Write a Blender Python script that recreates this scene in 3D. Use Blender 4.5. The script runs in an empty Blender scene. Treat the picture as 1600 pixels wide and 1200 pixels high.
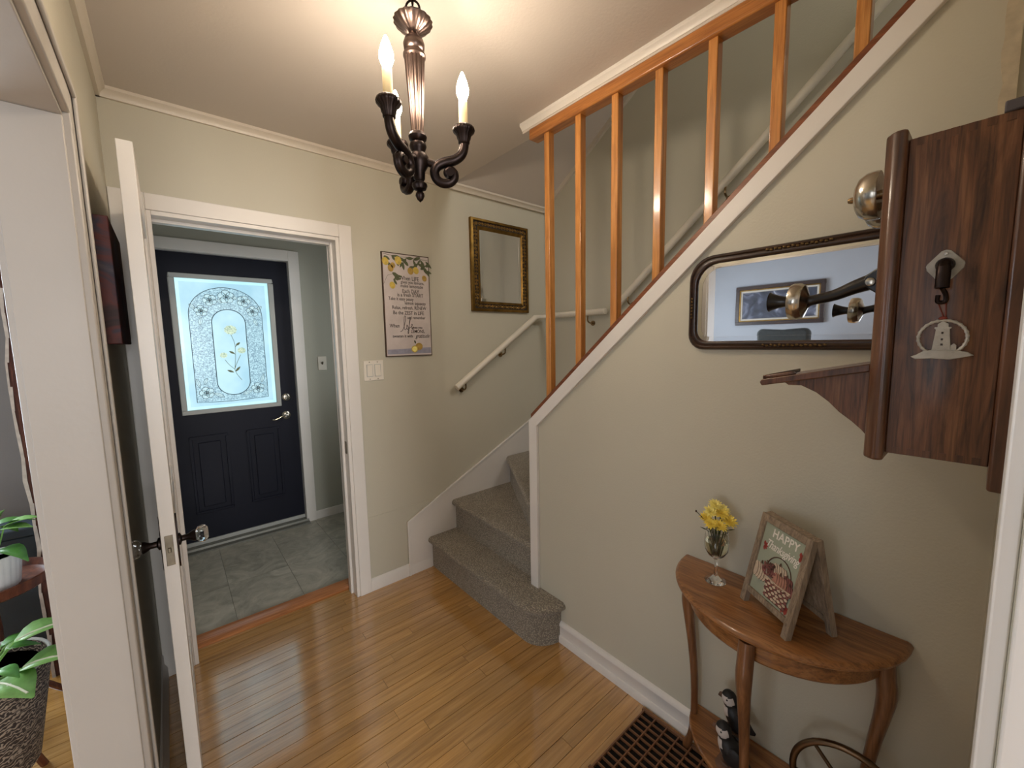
import bpy, bmesh, math, random
from math import pi, sin, cos, radians
from mathutils import Vector, Matrix
random.seed(7)
SC = bpy.context.scene
COL = SC.collection

# ------------------------------------------------------------------ camera
YAW, PITCH, ROLL, FPX, CAMZ = 0.701508618, 0.105846360, -0.0186405316, 634.2225, 1.45
def make_camera():
    cy, sy, cp, sp = cos(YAW), sin(YAW), cos(PITCH), sin(PITCH)
    f = Vector((sy*cp, cy*cp, -sp)); r = Vector((cy, -sy, 0)); u = r.cross(f)
    c, s = cos(ROLL), sin(ROLL)
    r2 = c*r + s*u; u2 = -s*r + c*u
    cam = bpy.data.cameras.new('camera'); o = bpy.data.objects.new('camera', cam); COL.objects.link(o)
    m = Matrix((r2, u2, -f)).transposed().to_4x4(); m.translation = (0, 0, CAMZ)
    o.matrix_world = m
    cam.sensor_fit = 'HORIZONTAL'; cam.sensor_width = 36.0; cam.lens = 36.0*FPX/1600
    cam.clip_start = 0.005; cam.clip_end = 100
    SC.camera = o
make_camera()

# ------------------------------------------------------------------ world, daylight, exposure
w = bpy.data.worlds.new('world'); SC.world = w; w.use_nodes = True
bg = w.node_tree.nodes['Background']; bg.inputs[0].default_value = (0.55, 0.72, 1.0, 1); bg.inputs[1].default_value = 1.0
def window_light(name, loc, rot, sx, sy, power, col):
    l = bpy.data.lights.new(name, 'AREA'); l.shape = 'RECTANGLE'; l.size = sx; l.size_y = sy
    l.energy = power; l.color = col
    o = bpy.data.objects.new(name, l); COL.objects.link(o); o.location = loc; o.rotation_euler = rot
# daylight by the garden and street windows; the other three are added fill
window_light('daylight_window_garden', (-1.75, 3.42, 1.45), (radians(-90), 0, 0), 1.6, 1.3, 85, (0.82, 0.91, 1.0))
window_light('daylight_window_street', (-0.1, -3.62, 1.45), (radians(90), 0, 0), 0.9, 1.3, 80, (0.97, 0.97, 0.97))
window_light('fill_light_west', (-3.45, -0.5, 1.45), (0, radians(-90), 0), 1.3, 1.8, 26, (0.94, 0.97, 1.0))  # added fill for the right wall and lower hall, behind an invented opening
window_light('fill_light_upstairs', (1.87, -1.72, 3.9), (radians(90), 0, 0), 0.7, 1.0, 26, (1.0, 0.96, 0.90))  # added fill to lift the dark stairwell, behind an invented upstairs opening
window_light('fill_light_vestibule', (1.50, 2.95, 1.5), (0, radians(90), 0), 1.0, 0.5, 3.2, (1.0, 0.99, 0.95))  # added fill for the dim vestibule, behind an invented side opening
BULB_STRENGTH = 168.0
SC.view_settings.view_transform = 'Standard'
SC.view_settings.look = 'None'
SC.view_settings.exposure = 0.6
SC.view_settings.gamma = 1.0
SC.view_settings.use_curve_mapping = False
SC.cycles.max_bounces = 14; SC.cycles.diffuse_bounces = 7; SC.cycles.glossy_bounces = 6; SC.cycles.transmission_bounces = 12

# ------------------------------------------------------------------ materials
def srgb(r, g, b):
    f = lambda c: (c/255/12.92 if c/255 <= 0.04045 else ((c/255+0.055)/1.055)**2.4)
    return (f(r), f(g), f(b), 1)
MATS = {}
def new_mat(name):
    m = bpy.data.materials.new(name); m.use_nodes = True
    nt = m.node_tree; b = nt.nodes['Principled BSDF']
    MATS[name] = m
    return m, nt, b
def N(nt, t, **kw):
    n = nt.nodes.new(t)
    for k, v in kw.items():
        if k in n.inputs: n.inputs[k].default_value = v
        else: setattr(n, k, v)
    return n
def ramp(nt, fac, stops):
    r = nt.nodes.new('ShaderNodeValToRGB'); nt.links.new(fac, r.inputs[0])
    e = r.color_ramp.elements
    e[0].position, e[0].color = stops[0]; e[1].position, e[1].color = stops[-1]
    for p, c in stops[1:-1]:
        q = e.new(p); q.color = c
    return r.outputs[0]
def bump(nt, b, h, strength, dist=0.002):
    bn = N(nt, 'ShaderNodeBump'); bn.inputs['Strength'].default_value = strength; bn.inputs['Distance'].default_value = dist
    nt.links.new(h, bn.inputs['Height']); nt.links.new(bn.outputs[0], b.inputs['Normal'])
def paint(name, col, rough=0.5, var=0.06, scale=3.0, bstr=0.15, bscale=120, spec=0.5, metal=0.0, coat=0.0):
    m, nt, b = new_mat(name)
    tc = N(nt, 'ShaderNodeTexCoord'); n = N(nt, 'ShaderNodeTexNoise', Scale=scale, Detail=4.0)
    nt.links.new(tc.outputs['Object'], n.inputs['Vector'])
    c = Vector(col[:3]); lo = tuple(c*(1-var))+(1,); hi = tuple(c*(1+var))+(1,)
    nt.links.new(ramp(nt, n.outputs[0], [(0.3, lo), (0.7, hi)]), b.inputs['Base Color'])
    b.inputs['Roughness'].default_value = rough; b.inputs['Specular IOR Level'].default_value = spec; b.inputs['Metallic'].default_value = metal
    b.inputs['Coat Weight'].default_value = coat
    if bstr:
        n2 = N(nt, 'ShaderNodeTexNoise', Scale=bscale, Detail=2.0); nt.links.new(tc.outputs['Object'], n2.inputs['Vector'])
        bump(nt, b, n2.outputs[0], bstr)
    return m
def wood(name, dark, mid, light, stretch=(1, 12, 12), scale=4.0, rough=0.4, world=False, rnd=0.0, coat=0.0, ring=0.5, grain=0.3):
    m, nt, b = new_mat(name)
    if world:
        g = N(nt, 'ShaderNodeNewGeometry'); src = g.outputs['Position']
    else:
        tc = N(nt, 'ShaderNodeTexCoord'); src = tc.outputs['Object']
    oi = N(nt, 'ShaderNodeObjectInfo')
    mp = N(nt, 'ShaderNodeMapping'); mp.inputs['Scale'].default_value = stretch
    nt.links.new(src, mp.inputs['Vector'])
    add = N(nt, 'ShaderNodeVectorMath', operation='ADD'); mul = N(nt, 'ShaderNodeMath', operation='MULTIPLY'); mul.inputs[1].default_value = 40.0 if rnd else 0.0
    nt.links.new(oi.outputs['Random'], mul.inputs[0]); nt.links.new(mp.outputs[0], add.inputs[0]); nt.links.new(mul.outputs[0], add.inputs[1])
    n = N(nt, 'ShaderNodeTexNoise', Scale=scale, Detail=6.0, Roughness=0.6, Distortion=ring)
    nt.links.new(add.outputs[0], n.inputs['Vector'])
    col = ramp(nt, n.outputs[0], [(0.28, dark), (0.5, mid), (0.72, light)])
    if rnd:
        hsv = N(nt, 'ShaderNodeHueSaturation'); mr = N(nt, 'ShaderNodeMapRange')
        mr.inputs['To Min'].default_value = 1-rnd; mr.inputs['To Max'].default_value = 1+rnd
        nt.links.new(oi.outputs['Random'], mr.inputs['Value']); nt.links.new(mr.outputs[0], hsv.inputs['Value'])
        nt.links.new(col, hsv.inputs['Color']); col = hsv.outputs[0]
    sc2 = N(nt, 'ShaderNodeVectorMath', operation='MULTIPLY'); sc2.inputs[1].default_value = tuple(5.0 if c > 2 else 1.6 for c in stretch)
    nt.links.new(add.outputs[0], sc2.inputs[0]); nf = N(nt, 'ShaderNodeTexNoise', Scale=scale, Detail=3.0); nt.links.new(sc2.outputs[0], nf.inputs['Vector'])
    gm_ = N(nt, 'ShaderNodeMix', data_type='RGBA', blend_type='MULTIPLY'); gm_.inputs[0].default_value = grain
    nt.links.new(col, gm_.inputs[6]); nt.links.new(ramp(nt, nf.outputs[0], [(0.36, (.25, .22, .2, 1)), (0.52, (1, 1, 1, 1))]), gm_.inputs[7]); col = gm_.outputs[2]
    nt.links.new(col, b.inputs['Base Color'])
    b.inputs['Roughness'].default_value = rough; b.inputs['Coat Weight'].default_value = coat; b.inputs['Coat Roughness'].default_value = 0.12
    bump(nt, b, n.outputs[0], 0.12, 0.001)
    return m
def metal(name, col, rough=0.3, var=0.15):
    return paint(name, col, rough, var, 20, 0.1, 200, 0.5, 1.0)
def emit(name, col, strength):
    m, nt, b = new_mat(name)
    b.inputs['Base Color'].default_value = (0, 0, 0, 1)
    b.inputs['Emission Color'].default_value = col; b.inputs['Emission Strength'].default_value = strength
    return m

paint('wall_paint', (0.53, 0.505, 0.41), 0.55, 0.03, 1.2, 0.25, 160)
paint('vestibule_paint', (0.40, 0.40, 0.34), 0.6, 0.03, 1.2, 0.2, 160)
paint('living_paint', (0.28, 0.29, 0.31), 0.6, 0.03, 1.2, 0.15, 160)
paint('living_shaded', (0.16, 0.155, 0.15), 0.6, 0.03, 1.2, 0.15, 160)  # living room paint darkened: backlit shade of the garden wall put into the colour
paint('ceiling_paint', (0.60, 0.55, 0.50), 0.7, 0.03, 1.0, 0.25, 90)
paint('white_trim_shaded', (0.47, 0.445, 0.41), 0.4, 0.03, 4, 0.15, 60)  # the white trim darkened, shade put into the colour of the over-lit post
paint('white_trim', (0.74, 0.71, 0.67), 0.35, 0.03, 4, 0.15, 60)
paint('cream_trim', (0.62, 0.56, 0.47), 0.4, 0.03, 4, 0.12, 60)
wood('floor_oak', srgb(162, 114, 52), srgb(192, 142, 72), srgb(210, 162, 94), (1.2, 22, 22), 3.0, 0.30, True, 0.12, 0.9, 0.6, .16)
MATS['floor_oak'].node_tree.nodes['Principled BSDF'].inputs['Coat IOR'].default_value = 2.3
MATS['floor_oak'].node_tree.nodes['Principled BSDF'].inputs['Coat Roughness'].default_value = 0.12
paint('subfloor', (0.03, 0.015, 0.006), 0.9)
wood('threshold_wood', srgb(140, 84, 44), srgb(176, 112, 62), srgb(192, 130, 78), (1.2, 25, 25), 4, 0.3, True, 0, 0.4)
wood('baluster_wood', srgb(160, 100, 46), srgb(192, 130, 66), srgb(212, 152, 86), (14, 14, 1.2), 4, 0.3, True, 0.06, 0.4)
wood('rail_wood', srgb(146, 88, 42), srgb(176, 114, 58), srgb(196, 134, 72), (14, 1.2, 14), 4, 0.3, True, 0, 0.4)
wood('cap_wood', srgb(92, 48, 24), srgb(120, 66, 34), srgb(140, 80, 44), (14, 1.2, 14), 4, 0.35, True, 0, 0.3)
wood('table_oak', srgb(104, 64, 34), srgb(148, 98, 54), srgb(170, 118, 70), (10, 1.2, 10), 5, 0.32, True, 0, 0.5, .5, .45)
wood('table_leg_oak', srgb(88, 52, 30), srgb(122, 80, 48), srgb(144, 100, 66), (12, 12, 1.2), 5, 0.35, True, 0, 0.4)
wood('phone_oak', srgb(46, 27, 15), srgb(104, 66, 40), srgb(134, 92, 60), (9, 9, 0.9), 5.5, 0.42, True, 0, 0.2, 1.2, .6)
wood('phone_oak_dark', srgb(50, 30, 18), srgb(90, 56, 35), srgb(116, 78, 52), (9, 9, 0.9), 5, 0.38, True, 0, 0.3)
wood('mirror_frame_dark', srgb(26, 15, 10), srgb(44, 26, 18), srgb(66, 42, 28), (10, 1, 10), 6, 0.35, True, 0, 0.3)
wood('sign_grey_wood', srgb(108, 94, 80), srgb(146, 128, 108), srgb(170, 152, 132), (12, 12, 2), 8, 0.7, False, 0.08)
wood('stand_wood', srgb(60, 30, 18), srgb(96, 50, 30), srgb(124, 72, 46), (8, 8, 1), 5, 0.35, True)
wood('bark', srgb(40, 20, 14), srgb(78, 42, 30), srgb(110, 66, 48), (20, 20, 2), 6, 0.8, True)
paint('bark_edge', srgb(190, 180, 168), 0.9, 0.2, 30)
paint('pewter', srgb(176, 172, 164), 0.5, 0.15, 60, 0.4, 300, 0.5, 0.35)
metal('bronze_dark', srgb(52, 44, 42), 0.42, 0.3)
metal('antique_bronze', srgb(112, 96, 90), 0.34, 0.3)
metal('nickel', srgb(190, 184, 172), 0.22, 0.12)
metal('brass_old', srgb(150, 128, 98), 0.25, 0.2)
metal('ornament_gilt', srgb(100, 80, 52), 0.55, 0.3)
metal('gold_frame', srgb(132, 102, 52), 0.4, 0.35)
metal('gold_frame_light', srgb(170, 136, 78), 0.35, 0.35)
metal('bronze_ring', srgb(112, 92, 72), 0.3, 0.2)
metal('latch_steel', srgb(120, 112, 98), 0.5, 0.35)
paint('gold_dark', srgb(46, 34, 20), 0.5, 0.4, 40)
paint('black_plastic', (0.008, 0.007, 0.007), 0.3, 0.1, 5, 0)
paint('candle_sleeve', srgb(226, 206, 160), 0.5, 0.04, 10, 0.1)
paint('door_navy', (0.004, 0.005, 0.014), 0.5, 0.1, 3, 0.1, 200, 0.25)
paint('gasket_white', srgb(178, 180, 176), 0.4, 0.03)
paint('sill_metal', srgb(120, 120, 112), 0.45, 0.06, 10, 0.1, 200, 0.5, 0.3)
paint('plate_white', srgb(224, 218, 206), 0.35, 0.02, 5, 0)
paint('white_rail_paint', srgb(220, 212, 196), 0.35, 0.03, 6, 0.1)
paint('sign_white', srgb(200, 190, 186), 0.6, 0.08, 12, 0.1)
paint('print_dark', srgb(58, 50, 48), 0.7, 0.1, 30, 0)
paint('lemon_yellow', srgb(204, 178, 82), 0.6, 0.2, 60, 0)
paint('lemon_dark', srgb(178, 146, 70), 0.6, 0.2, 60, 0)
paint('leaf_print', srgb(84, 90, 62), 0.7, 0.3, 60, 0)
paint('sign_bluegrey', srgb(150, 150, 166), 0.7, 0.15, 40, 0)
paint('sign_edge', srgb(70, 52, 38), 0.7, 0.3, 40)
paint('sage_panel', srgb(156, 164, 146), 0.6, 0.06, 20, 0)
paint('print_white', srgb(232, 228, 220), 0.6, 0.03, 20, 0)
paint('pumpkin_cream', srgb(196, 178, 156), 0.6, 0.15, 60, 0)
paint('pumpkin_pink', srgb(170, 122, 104), 0.6, 0.2, 60, 0)
paint('pumpkin_mauve', srgb(128, 78, 74), 0.6, 0.25, 60, 0)
paint('print_brown', srgb(84, 60, 48), 0.7, 0.25, 60, 0)
paint('print_red', srgb(150, 62, 54), 0.7, 0.2, 60, 0)
paint('flower_yellow', srgb(244, 222, 100), 0.6, 0.12, 60, 0.2)
paint('flower_pale', srgb(246, 234, 140), 0.6, 0.12, 60, 0.2)
paint('stem_green', srgb(66, 74, 34), 0.6, 0.3, 40)
paint('twig', srgb(60, 46, 36), 0.8, 0.2, 40)
paint('puffin_black', (0.012, 0.011, 0.012), 0.55, 0.3, 40)
paint('puffin_white', srgb(196, 188, 184), 0.6, 0.08, 40)
paint('puffin_beak', srgb(96, 70, 56), 0.5, 0.3, 60)
paint('rock', srgb(112, 84, 68), 0.85, 0.3, 30, 0.6, 80)
paint('grille_brown', srgb(122, 84, 56), 0.5, 0.15, 20)
paint('shade_black', (0.004, 0.003, 0.003), 0.95, 0.1, 5, 0)
paint('cord_red', srgb(110, 40, 26), 0.6, 0.2, 50)
paint('pot_white', srgb(214, 214, 210), 0.4, 0.04, 20)
paint('soil', (0.02, 0.013, 0.008), 0.95, 0.4, 80, 0.8, 90)
paint('leaf_green', srgb(74, 130, 52), 0.4, 0.25, 25, 0.2, 60)
paint('leaf_light', srgb(118, 164, 84), 0.4, 0.25, 25, 0.2, 60)
paint('leaf_vein', srgb(204, 206, 178), 0.5, 0.1, 40, 0)
paint('teal_box', srgb(24, 40, 50), 0.5, 0.2, 8)
paint('upholstery', srgb(40, 42, 40), 0.85, 0.15, 30, 0.4, 200)
paint('mat_board', srgb(176, 168, 156), 0.8, 0.04)
paint('tape_grey', srgb(84, 78, 80), 0.7, 0.1, 40)
paint('plaster', srgb(196, 184, 160), 0.85, 0.12, 40, 0.9, 60)
paint('ring_dark', srgb(60, 44, 36), 0.5, 0.2, 40)

def mk_carpet():
    m, nt, b = new_mat('carpet')
    tc = N(nt, 'ShaderNodeTexCoord'); g = N(nt, 'ShaderNodeNewGeometry')
    v = N(nt, 'ShaderNodeTexVoronoi', Scale=150.0); n = N(nt, 'ShaderNodeTexNoise', Scale=14.0, Detail=5.0)
    nt.links.new(g.outputs['Position'], v.inputs['Vector']); nt.links.new(g.outputs['Position'], n.inputs['Vector'])
    c1 = ramp(nt, v.outputs['Distance'], [(0.1, srgb(206, 198, 182)), (0.55, srgb(140, 134, 124))])
    c2 = ramp(nt, n.outputs[0], [(0.35, srgb(204, 196, 184)), (0.65, srgb(228, 220, 206))])
    mx = N(nt, 'ShaderNodeMix', data_type='RGBA', blend_type='MULTIPLY'); mx.inputs[0].default_value = 0.55
    nt.links.new(c1, mx.inputs[6]); nt.links.new(c2, mx.inputs[7]); nt.links.new(mx.outputs[2], b.inputs['Base Color'])
    b.inputs['Roughness'].default_value = 0.95; b.inputs['Sheen Weight'].default_value = 0.25; b.inputs['Specular IOR Level'].default_value = 0.1
    bump(nt, b, v.outputs["Distance"], 0.9, 0.004)
mk_carpet()
def mk_tile():
    m, nt, b = new_mat('tile')
    g = N(nt, 'ShaderNodeNewGeometry'); oi = N(nt, 'ShaderNodeObjectInfo')
    add = N(nt, 'ShaderNodeVectorMath', operation='ADD'); mul = N(nt, 'ShaderNodeMath', operation='MULTIPLY'); mul.inputs[1].default_value = 30
    nt.links.new(oi.outputs['Random'], mul.inputs[0]); nt.links.new(g.outputs['Position'], add.inputs[0]); nt.links.new(mul.outputs[0], add.inputs[1])
    n = N(nt, 'ShaderNodeTexNoise', Scale=6.0, Detail=8.0, Roughness=0.65, Distortion=1.6); nt.links.new(add.outputs[0], n.inputs['Vector'])
    nt.links.new(ramp(nt, n.outputs[0], [(0.3, srgb(136, 134, 122)), (0.55, srgb(172, 168, 154)), (0.75, srgb(196, 192, 178))]), b.inputs['Base Color'])
    b.inputs['Roughness'].default_value = 0.4
mk_tile()
def mk_mirror():
    m, nt, b = new_mat('mirror_glass')
    b.inputs['Base Color'].default_value = (0.80, 0.82, 0.84, 1); b.inputs['Metallic'].default_value = 1; b.inputs['Roughness'].default_value = 0.015
mk_mirror()
def mk_glass(name, col=(1, 1, 1, 1), rough=0.0, ior=1.45):
    m, nt, b = new_mat(name)
    b.inputs['Base Color'].default_value = col; b.inputs['Transmission Weight'].default_value = 1.0
    b.inputs['Roughness'].default_value = rough; b.inputs['IOR'].default_value = ior
mk_glass('clear_glass'); mk_glass('water', (0.85, 0.88, 0.7, 1), 0.0, 1.33)
mk_glass('knob_glass', (0.95, 0.97, 1, 1))
emit('bulb_glow', (1.0, 0.83, 0.64, 1), BULB_STRENGTH)
# frosted door light: backlit by the daylight outside
def mk_frost(name, lo, hi, scale, strength):
    m, nt, b = new_mat(name)
    g = N(nt, 'ShaderNodeNewGeometry'); n = N(nt, 'ShaderNodeTexNoise', Scale=scale, Detail=3.0)
    nt.links.new(g.outputs['Position'], n.inputs['Vector'])
    nt.links.new(ramp(nt, n.outputs[0], [(0.35, lo), (0.65, hi)]), b.inputs['Emission Color'])
    b.inputs['Emission Strength'].default_value = strength
    b.inputs['Base Color'].default_value = (0.1, 0.11, 0.12, 1); b.inputs['Roughness'].default_value = 0.25
mk_frost('frosted_glass', srgb(146, 190, 208), srgb(166, 206, 220), 6, .88)
mk_frost('etched_glass', srgb(92, 130, 150), srgb(172, 212, 224), 130, .84)
mk_frost('bevel_glass', srgb(168, 218, 228), srgb(186, 232, 238), 6, .85)
paint('lead_line', srgb(70, 84, 92), 0.4, 0.2, 40, 0, 10, 0.5, 0.3)
mk_frost('etch_bright', srgb(150, 190, 204), srgb(180, 214, 220), 60, .8)
mk_frost('etch_yellow', srgb(120, 150, 132), srgb(204, 220, 190), 160, .85)
paint('etch_olive', srgb(128, 138, 100), 0.5, 0.2, 60, 0)
def mk_art(name, cols, scale, seed):
    m, nt, b = new_mat(name)
    tc = N(nt, 'ShaderNodeTexCoord'); mp = N(nt, 'ShaderNodeMapping'); mp.inputs['Location'].default_value = (seed, seed*2, seed*3)
    nt.links.new(tc.outputs['Object'], mp.inputs[0])
    n = N(nt, 'ShaderNodeTexNoise', Scale=scale, Detail=5.0, Distortion=1.5); nt.links.new(mp.outputs[0], n.inputs['Vector'])
    nt.links.new(ramp(nt, n.outputs[0], cols), b.inputs['Base Color']); b.inputs['Roughness'].default_value = 0.6
mk_art('canvas_art', [(0.3, srgb(24, 20, 26)), (0.45, srgb(60, 34, 36)), (0.55, srgb(96, 44, 42)), (0.62, srgb(52, 48, 66)), (0.75, srgb(110, 96, 96))], 7, 3)
mk_art('framed_art', [(0.3, srgb(24, 26, 34)), (0.5, srgb(52, 54, 68)), (0.62, srgb(96, 98, 112)), (0.7, srgb(196, 196, 204)), (0.8, srgb(70, 60, 62))], 5, 8)
def mk_basket():
    m, nt, b = new_mat('planter_weave')
    tc = N(nt, 'ShaderNodeTexCoord'); mp = N(nt, 'ShaderNodeMapping'); mp.inputs['Scale'].default_value = (1, 1, 1)
    nt.links.new(tc.outputs['Object'], mp.inputs[0])
    wv = N(nt, 'ShaderNodeTexWave', Scale=26.0, Distortion=9.0, Detail=1.0); wv.bands_direction = 'Z'; wv.inputs['Detail Scale'].default_value = 2.5
    nt.links.new(mp.outputs[0], wv.inputs['Vector'])
    nt.links.new(ramp(nt, wv.outputs['Fac'], [(0.55, srgb(58, 48, 42)), (0.85, srgb(164, 148, 130))]), b.inputs['Base Color'])
    b.inputs['Roughness'].default_value = 0.6
    bump(nt, b, wv.outputs['Fac'], 0.5, 0.003)
mk_basket()

# ------------------------------------------------------------------ mesh helpers
class MB:
    def __init__(s): s.v = []; s.f = []; s.mi = []
    def add(s, vs, fs, mi=0):
        o = len(s.v); s.v += [Vector(p) for p in vs]; s.f += [[i+o for i in f] for f in fs]; s.mi += [mi]*len(fs); return s
    def box(s, x0, x1, y0, y1, z0, z1, mi=0):
        vs = [(x, y, z) for z in (z0, z1) for y in (y0, y1) for x in (x0, x1)]
        return s.add(vs, [(0, 2, 3, 1), (4, 5, 7, 6), (0, 1, 5, 4), (2, 6, 7, 3), (0, 4, 6, 2), (1, 3, 7, 5)], mi)
    def prism(s, pts, a, b, ax='z', mi=0):
        n = len(pts)
        def P(p, t):
            if ax == 'z': return (p[0], p[1], t)
            if ax == 'x': return (t, p[0], p[1])
            return (p[0], t, p[1])
        vs = [P(p, a) for p in pts] + [P(p, b) for p in pts]
        fs = [list(range(n))[::-1], list(range(n, 2*n))] + [(i, (i+1) % n, (i+1) % n+n, i+n) for i in range(n)]
        return s.add(vs, fs, mi)
    def lathe(s, prof, c=(0, 0, 0), seg=24, M=None, mi=0, wob=None):
        n = len(prof); vs = []; fs = []
        for i in range(seg):
            a = 2*pi*i/seg
            for k, (r, z) in enumerate(prof):
                rr = r*(wob(a, z) if wob else 1)
                p = Vector((rr*cos(a), rr*sin(a), z))
                if M: p = M @ p
                vs.append(p+Vector(c))
        for i in range(seg):
            j = (i+1) % seg
            for k in range(n-1): fs.append((i*n+k, j*n+k, j*n+k+1, i*n+k+1))
        if prof[0][0] > 1e-6: fs.append([i*n for i in range(seg)][::-1])
        if prof[-1][0] > 1e-6: fs.append([i*n+n-1 for i in range(seg)])
        return s.add(vs, fs, mi)
    def tube(s, pts, r, seg=8, closed=False, mi=0, flat=1.0, up=None):
        pts = [Vector(p) for p in pts]; n = len(pts); rs = r if isinstance(r, (list, tuple)) else [r]*n
        vs = []; fs = []; prev = None
        for i, p in enumerate(pts):
            t = (pts[(i+1) % n]-pts[i-1]) if closed else (pts[min(i+1, n-1)]-pts[max(i-1, 0)])
            if t.length < 1e-9: t = Vector((0, 0, 1))
            t.normalize()
            if up is not None: a = Vector(up)-t*t.dot(Vector(up))
            elif prev is None:
                a = t.orthogonal()
            else: a = prev-t*prev.dot(t)
            if a.length < 1e-6: a = t.orthogonal()
            a.normalize(); prev = a; b = t.cross(a)
            for k in range(seg):
                q = 2*pi*k/seg; vs.append(p+rs[i]*(a*cos(q)*flat+b*sin(q)))
        m = n if closed else n-1
        for i in range(m):
            j = (i+1) % n
            for k in range(seg): fs.append((i*seg+k, i*seg+(k+1) % seg, j*seg+(k+1) % seg, j*seg+k))
        if not closed: fs += [list(range(seg))[::-1], [(n-1)*seg+k for k in range(seg)]]
        return s.add(vs, fs, mi)
    def ell(s, c, rx, ry, rz, seg=12, rings=8, M=None, mi=0):
        prof = [(sin(pi*k/rings), -cos(pi*k/rings)) for k in range(rings+1)]
        S = Matrix.Diagonal((rx, ry, rz)); S = (M @ S) if M else S
        return s.lathe(prof, c, seg, S, mi)
    def disc(s, c, u, v, n, rx, ry, th=0.0006, seg=20, rot=0.0, mi=0):
        c, u, v, n = map(Vector, (c, u, v, n)); pts = []
        for k in range(seg):
            a = 2*pi*k/seg; x, y = rx*cos(a), ry*sin(a)
            pts.append(c+u*(x*cos(rot)-y*sin(rot))+v*(x*sin(rot)+y*cos(rot)))
        return s.plate(pts, n, th, mi)
    def plate(s, pts, n, th=0.0006, mi=0):
        k = len(pts); vs = [Vector(p) for p in pts]+[Vector(p)+Vector(n)*th for p in pts]
        return s.add(vs, [list(range(k))[::-1], list(range(k, 2*k))]+[(i, (i+1) % k, (i+1) % k+k, i+k) for i in range(k)], mi)
WM = {}
def build(name, mb, mat, parent=None, bevel=0, seg=2, smooth=40, world=True):
    if isinstance(mat, str): mat = [mat]
    me = bpy.data.meshes.new(name)
    vs = mb.v
    if parent is not None and world:
        inv = WM[parent.name].inverted(); vs = [inv @ p for p in vs]
    me.from_pydata([tuple(p) for p in vs], [], mb.f)
    for m in mat: me.materials.append(MATS[m])
    for p, i in zip(me.polygons, mb.mi): p.material_index = i
    bm = bmesh.new(); bm.from_mesh(me); bmesh.ops.remove_doubles(bm, verts=bm.verts, dist=1e-6); bmesh.ops.recalc_face_normals(bm, faces=bm.faces); bm.to_mesh(me); bm.free()
    if smooth:
        me.polygons.foreach_set('use_smooth', [True]*len(me.polygons)); me.set_sharp_from_angle(angle=radians(smooth))
    o = bpy.data.objects.new(name, me); COL.objects.link(o)
    if parent is not None:
        o.parent = parent; WM[o.name] = WM[parent.name] if world else WM[parent.name]
    else: WM[o.name] = Matrix.Identity(4)
    if bevel:
        b = o.modifiers.new('bevel', 'BEVEL'); b.width = bevel; b.segments = seg; b.limit_method = 'ANGLE'; b.angle_limit = radians(40)
        b.harden_normals = False
    return o
def tag(o, label, cat, group=None, kind=None):
    if label: o['label'] = label
    if cat: o['category'] = cat
    if group: o['group'] = group
    if kind: o['kind'] = kind
    return o
def thing(name, label, cat, loc=(0, 0, 0), group=None, kind=None, M=None):
    o = bpy.data.objects.new(name, None); COL.objects.link(o); o.empty_display_size = 0.05
    m = M if M is not None else Matrix.Translation(loc); o.matrix_world = m; WM[o.name] = m.copy()
    return tag(o, label, cat, group, kind)
def origin_to(o, loc):
    loc = Vector(loc); o.data.transform(Matrix.Translation(-loc)); o.location = loc; WM[o.name] = Matrix.Translation(loc); return o
def copy_obj(o, parent=None):
    c = o.copy(); COL.objects.link(c); c.parent = parent; return c
def struct(name, mb, mat, label, cat, **kw):
    return tag(build(name, mb, mat, **kw), label, cat, None, 'structure')
def text(mb, body, size, M, shear=0.0, align='CENTER', th=0.0006, mi=0, space=1.0, sx=1.0, bold=0.0):
    c = bpy.data.curves.new('text', 'FONT'); c.body = body; c.size = size; c.shear = shear; c.align_x = align; c.align_y = 'CENTER'
    c.extrude = th/2; c.space_character = space; c.resolution_u = 3; c.offset = bold
    o = bpy.data.objects.new('text', c); COL.objects.link(o)
    me = bpy.data.meshes.new_from_object(o.evaluated_get(bpy.context.evaluated_depsgraph_get()))
    mb.add([M @ Vector((v.co.x*sx, v.co.y, v.co.z)) for v in me.vertices], [list(p.vertices) for p in me.polygons], mi)
    bpy.data.objects.remove(o); bpy.data.curves.remove(c); bpy.data.meshes.remove(me)
def catmull(pts, n=6, closed=False):
    pts = [Vector(p) for p in pts]; out = []; N_ = len(pts)
    for i in range(N_ if closed else N_-1):
        if closed: p0, p1, p2, p3 = pts[i-1], pts[i], pts[(i+1) % N_], pts[(i+2) % N_]
        else: p0, p1, p2, p3 = pts[max(i-1, 0)], pts[i], pts[i+1], pts[min(i+2, N_-1)]
        for k in range(n):
            t = k/n
            out.append(0.5*((2*p1)+(-p0+p2)*t+(2*p0-5*p1+4*p2-p3)*t*t+(-p0+3*p1-3*p2+p3)*t**3))
    if not closed: out.append(pts[-1])
    return out

# ================================================================== SETTING
XL, XR, YF, YN, ZC = -0.127, 1.345, 2.275, -0.03, 2.444     # hall faces
XS, WT = 2.28, 0.115                                         # stair wall, wall thickness
XLO = -0.215                                                 # living room face of the left wall
VY = 3.56                                                    # entrance wall of the vestibule
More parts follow.
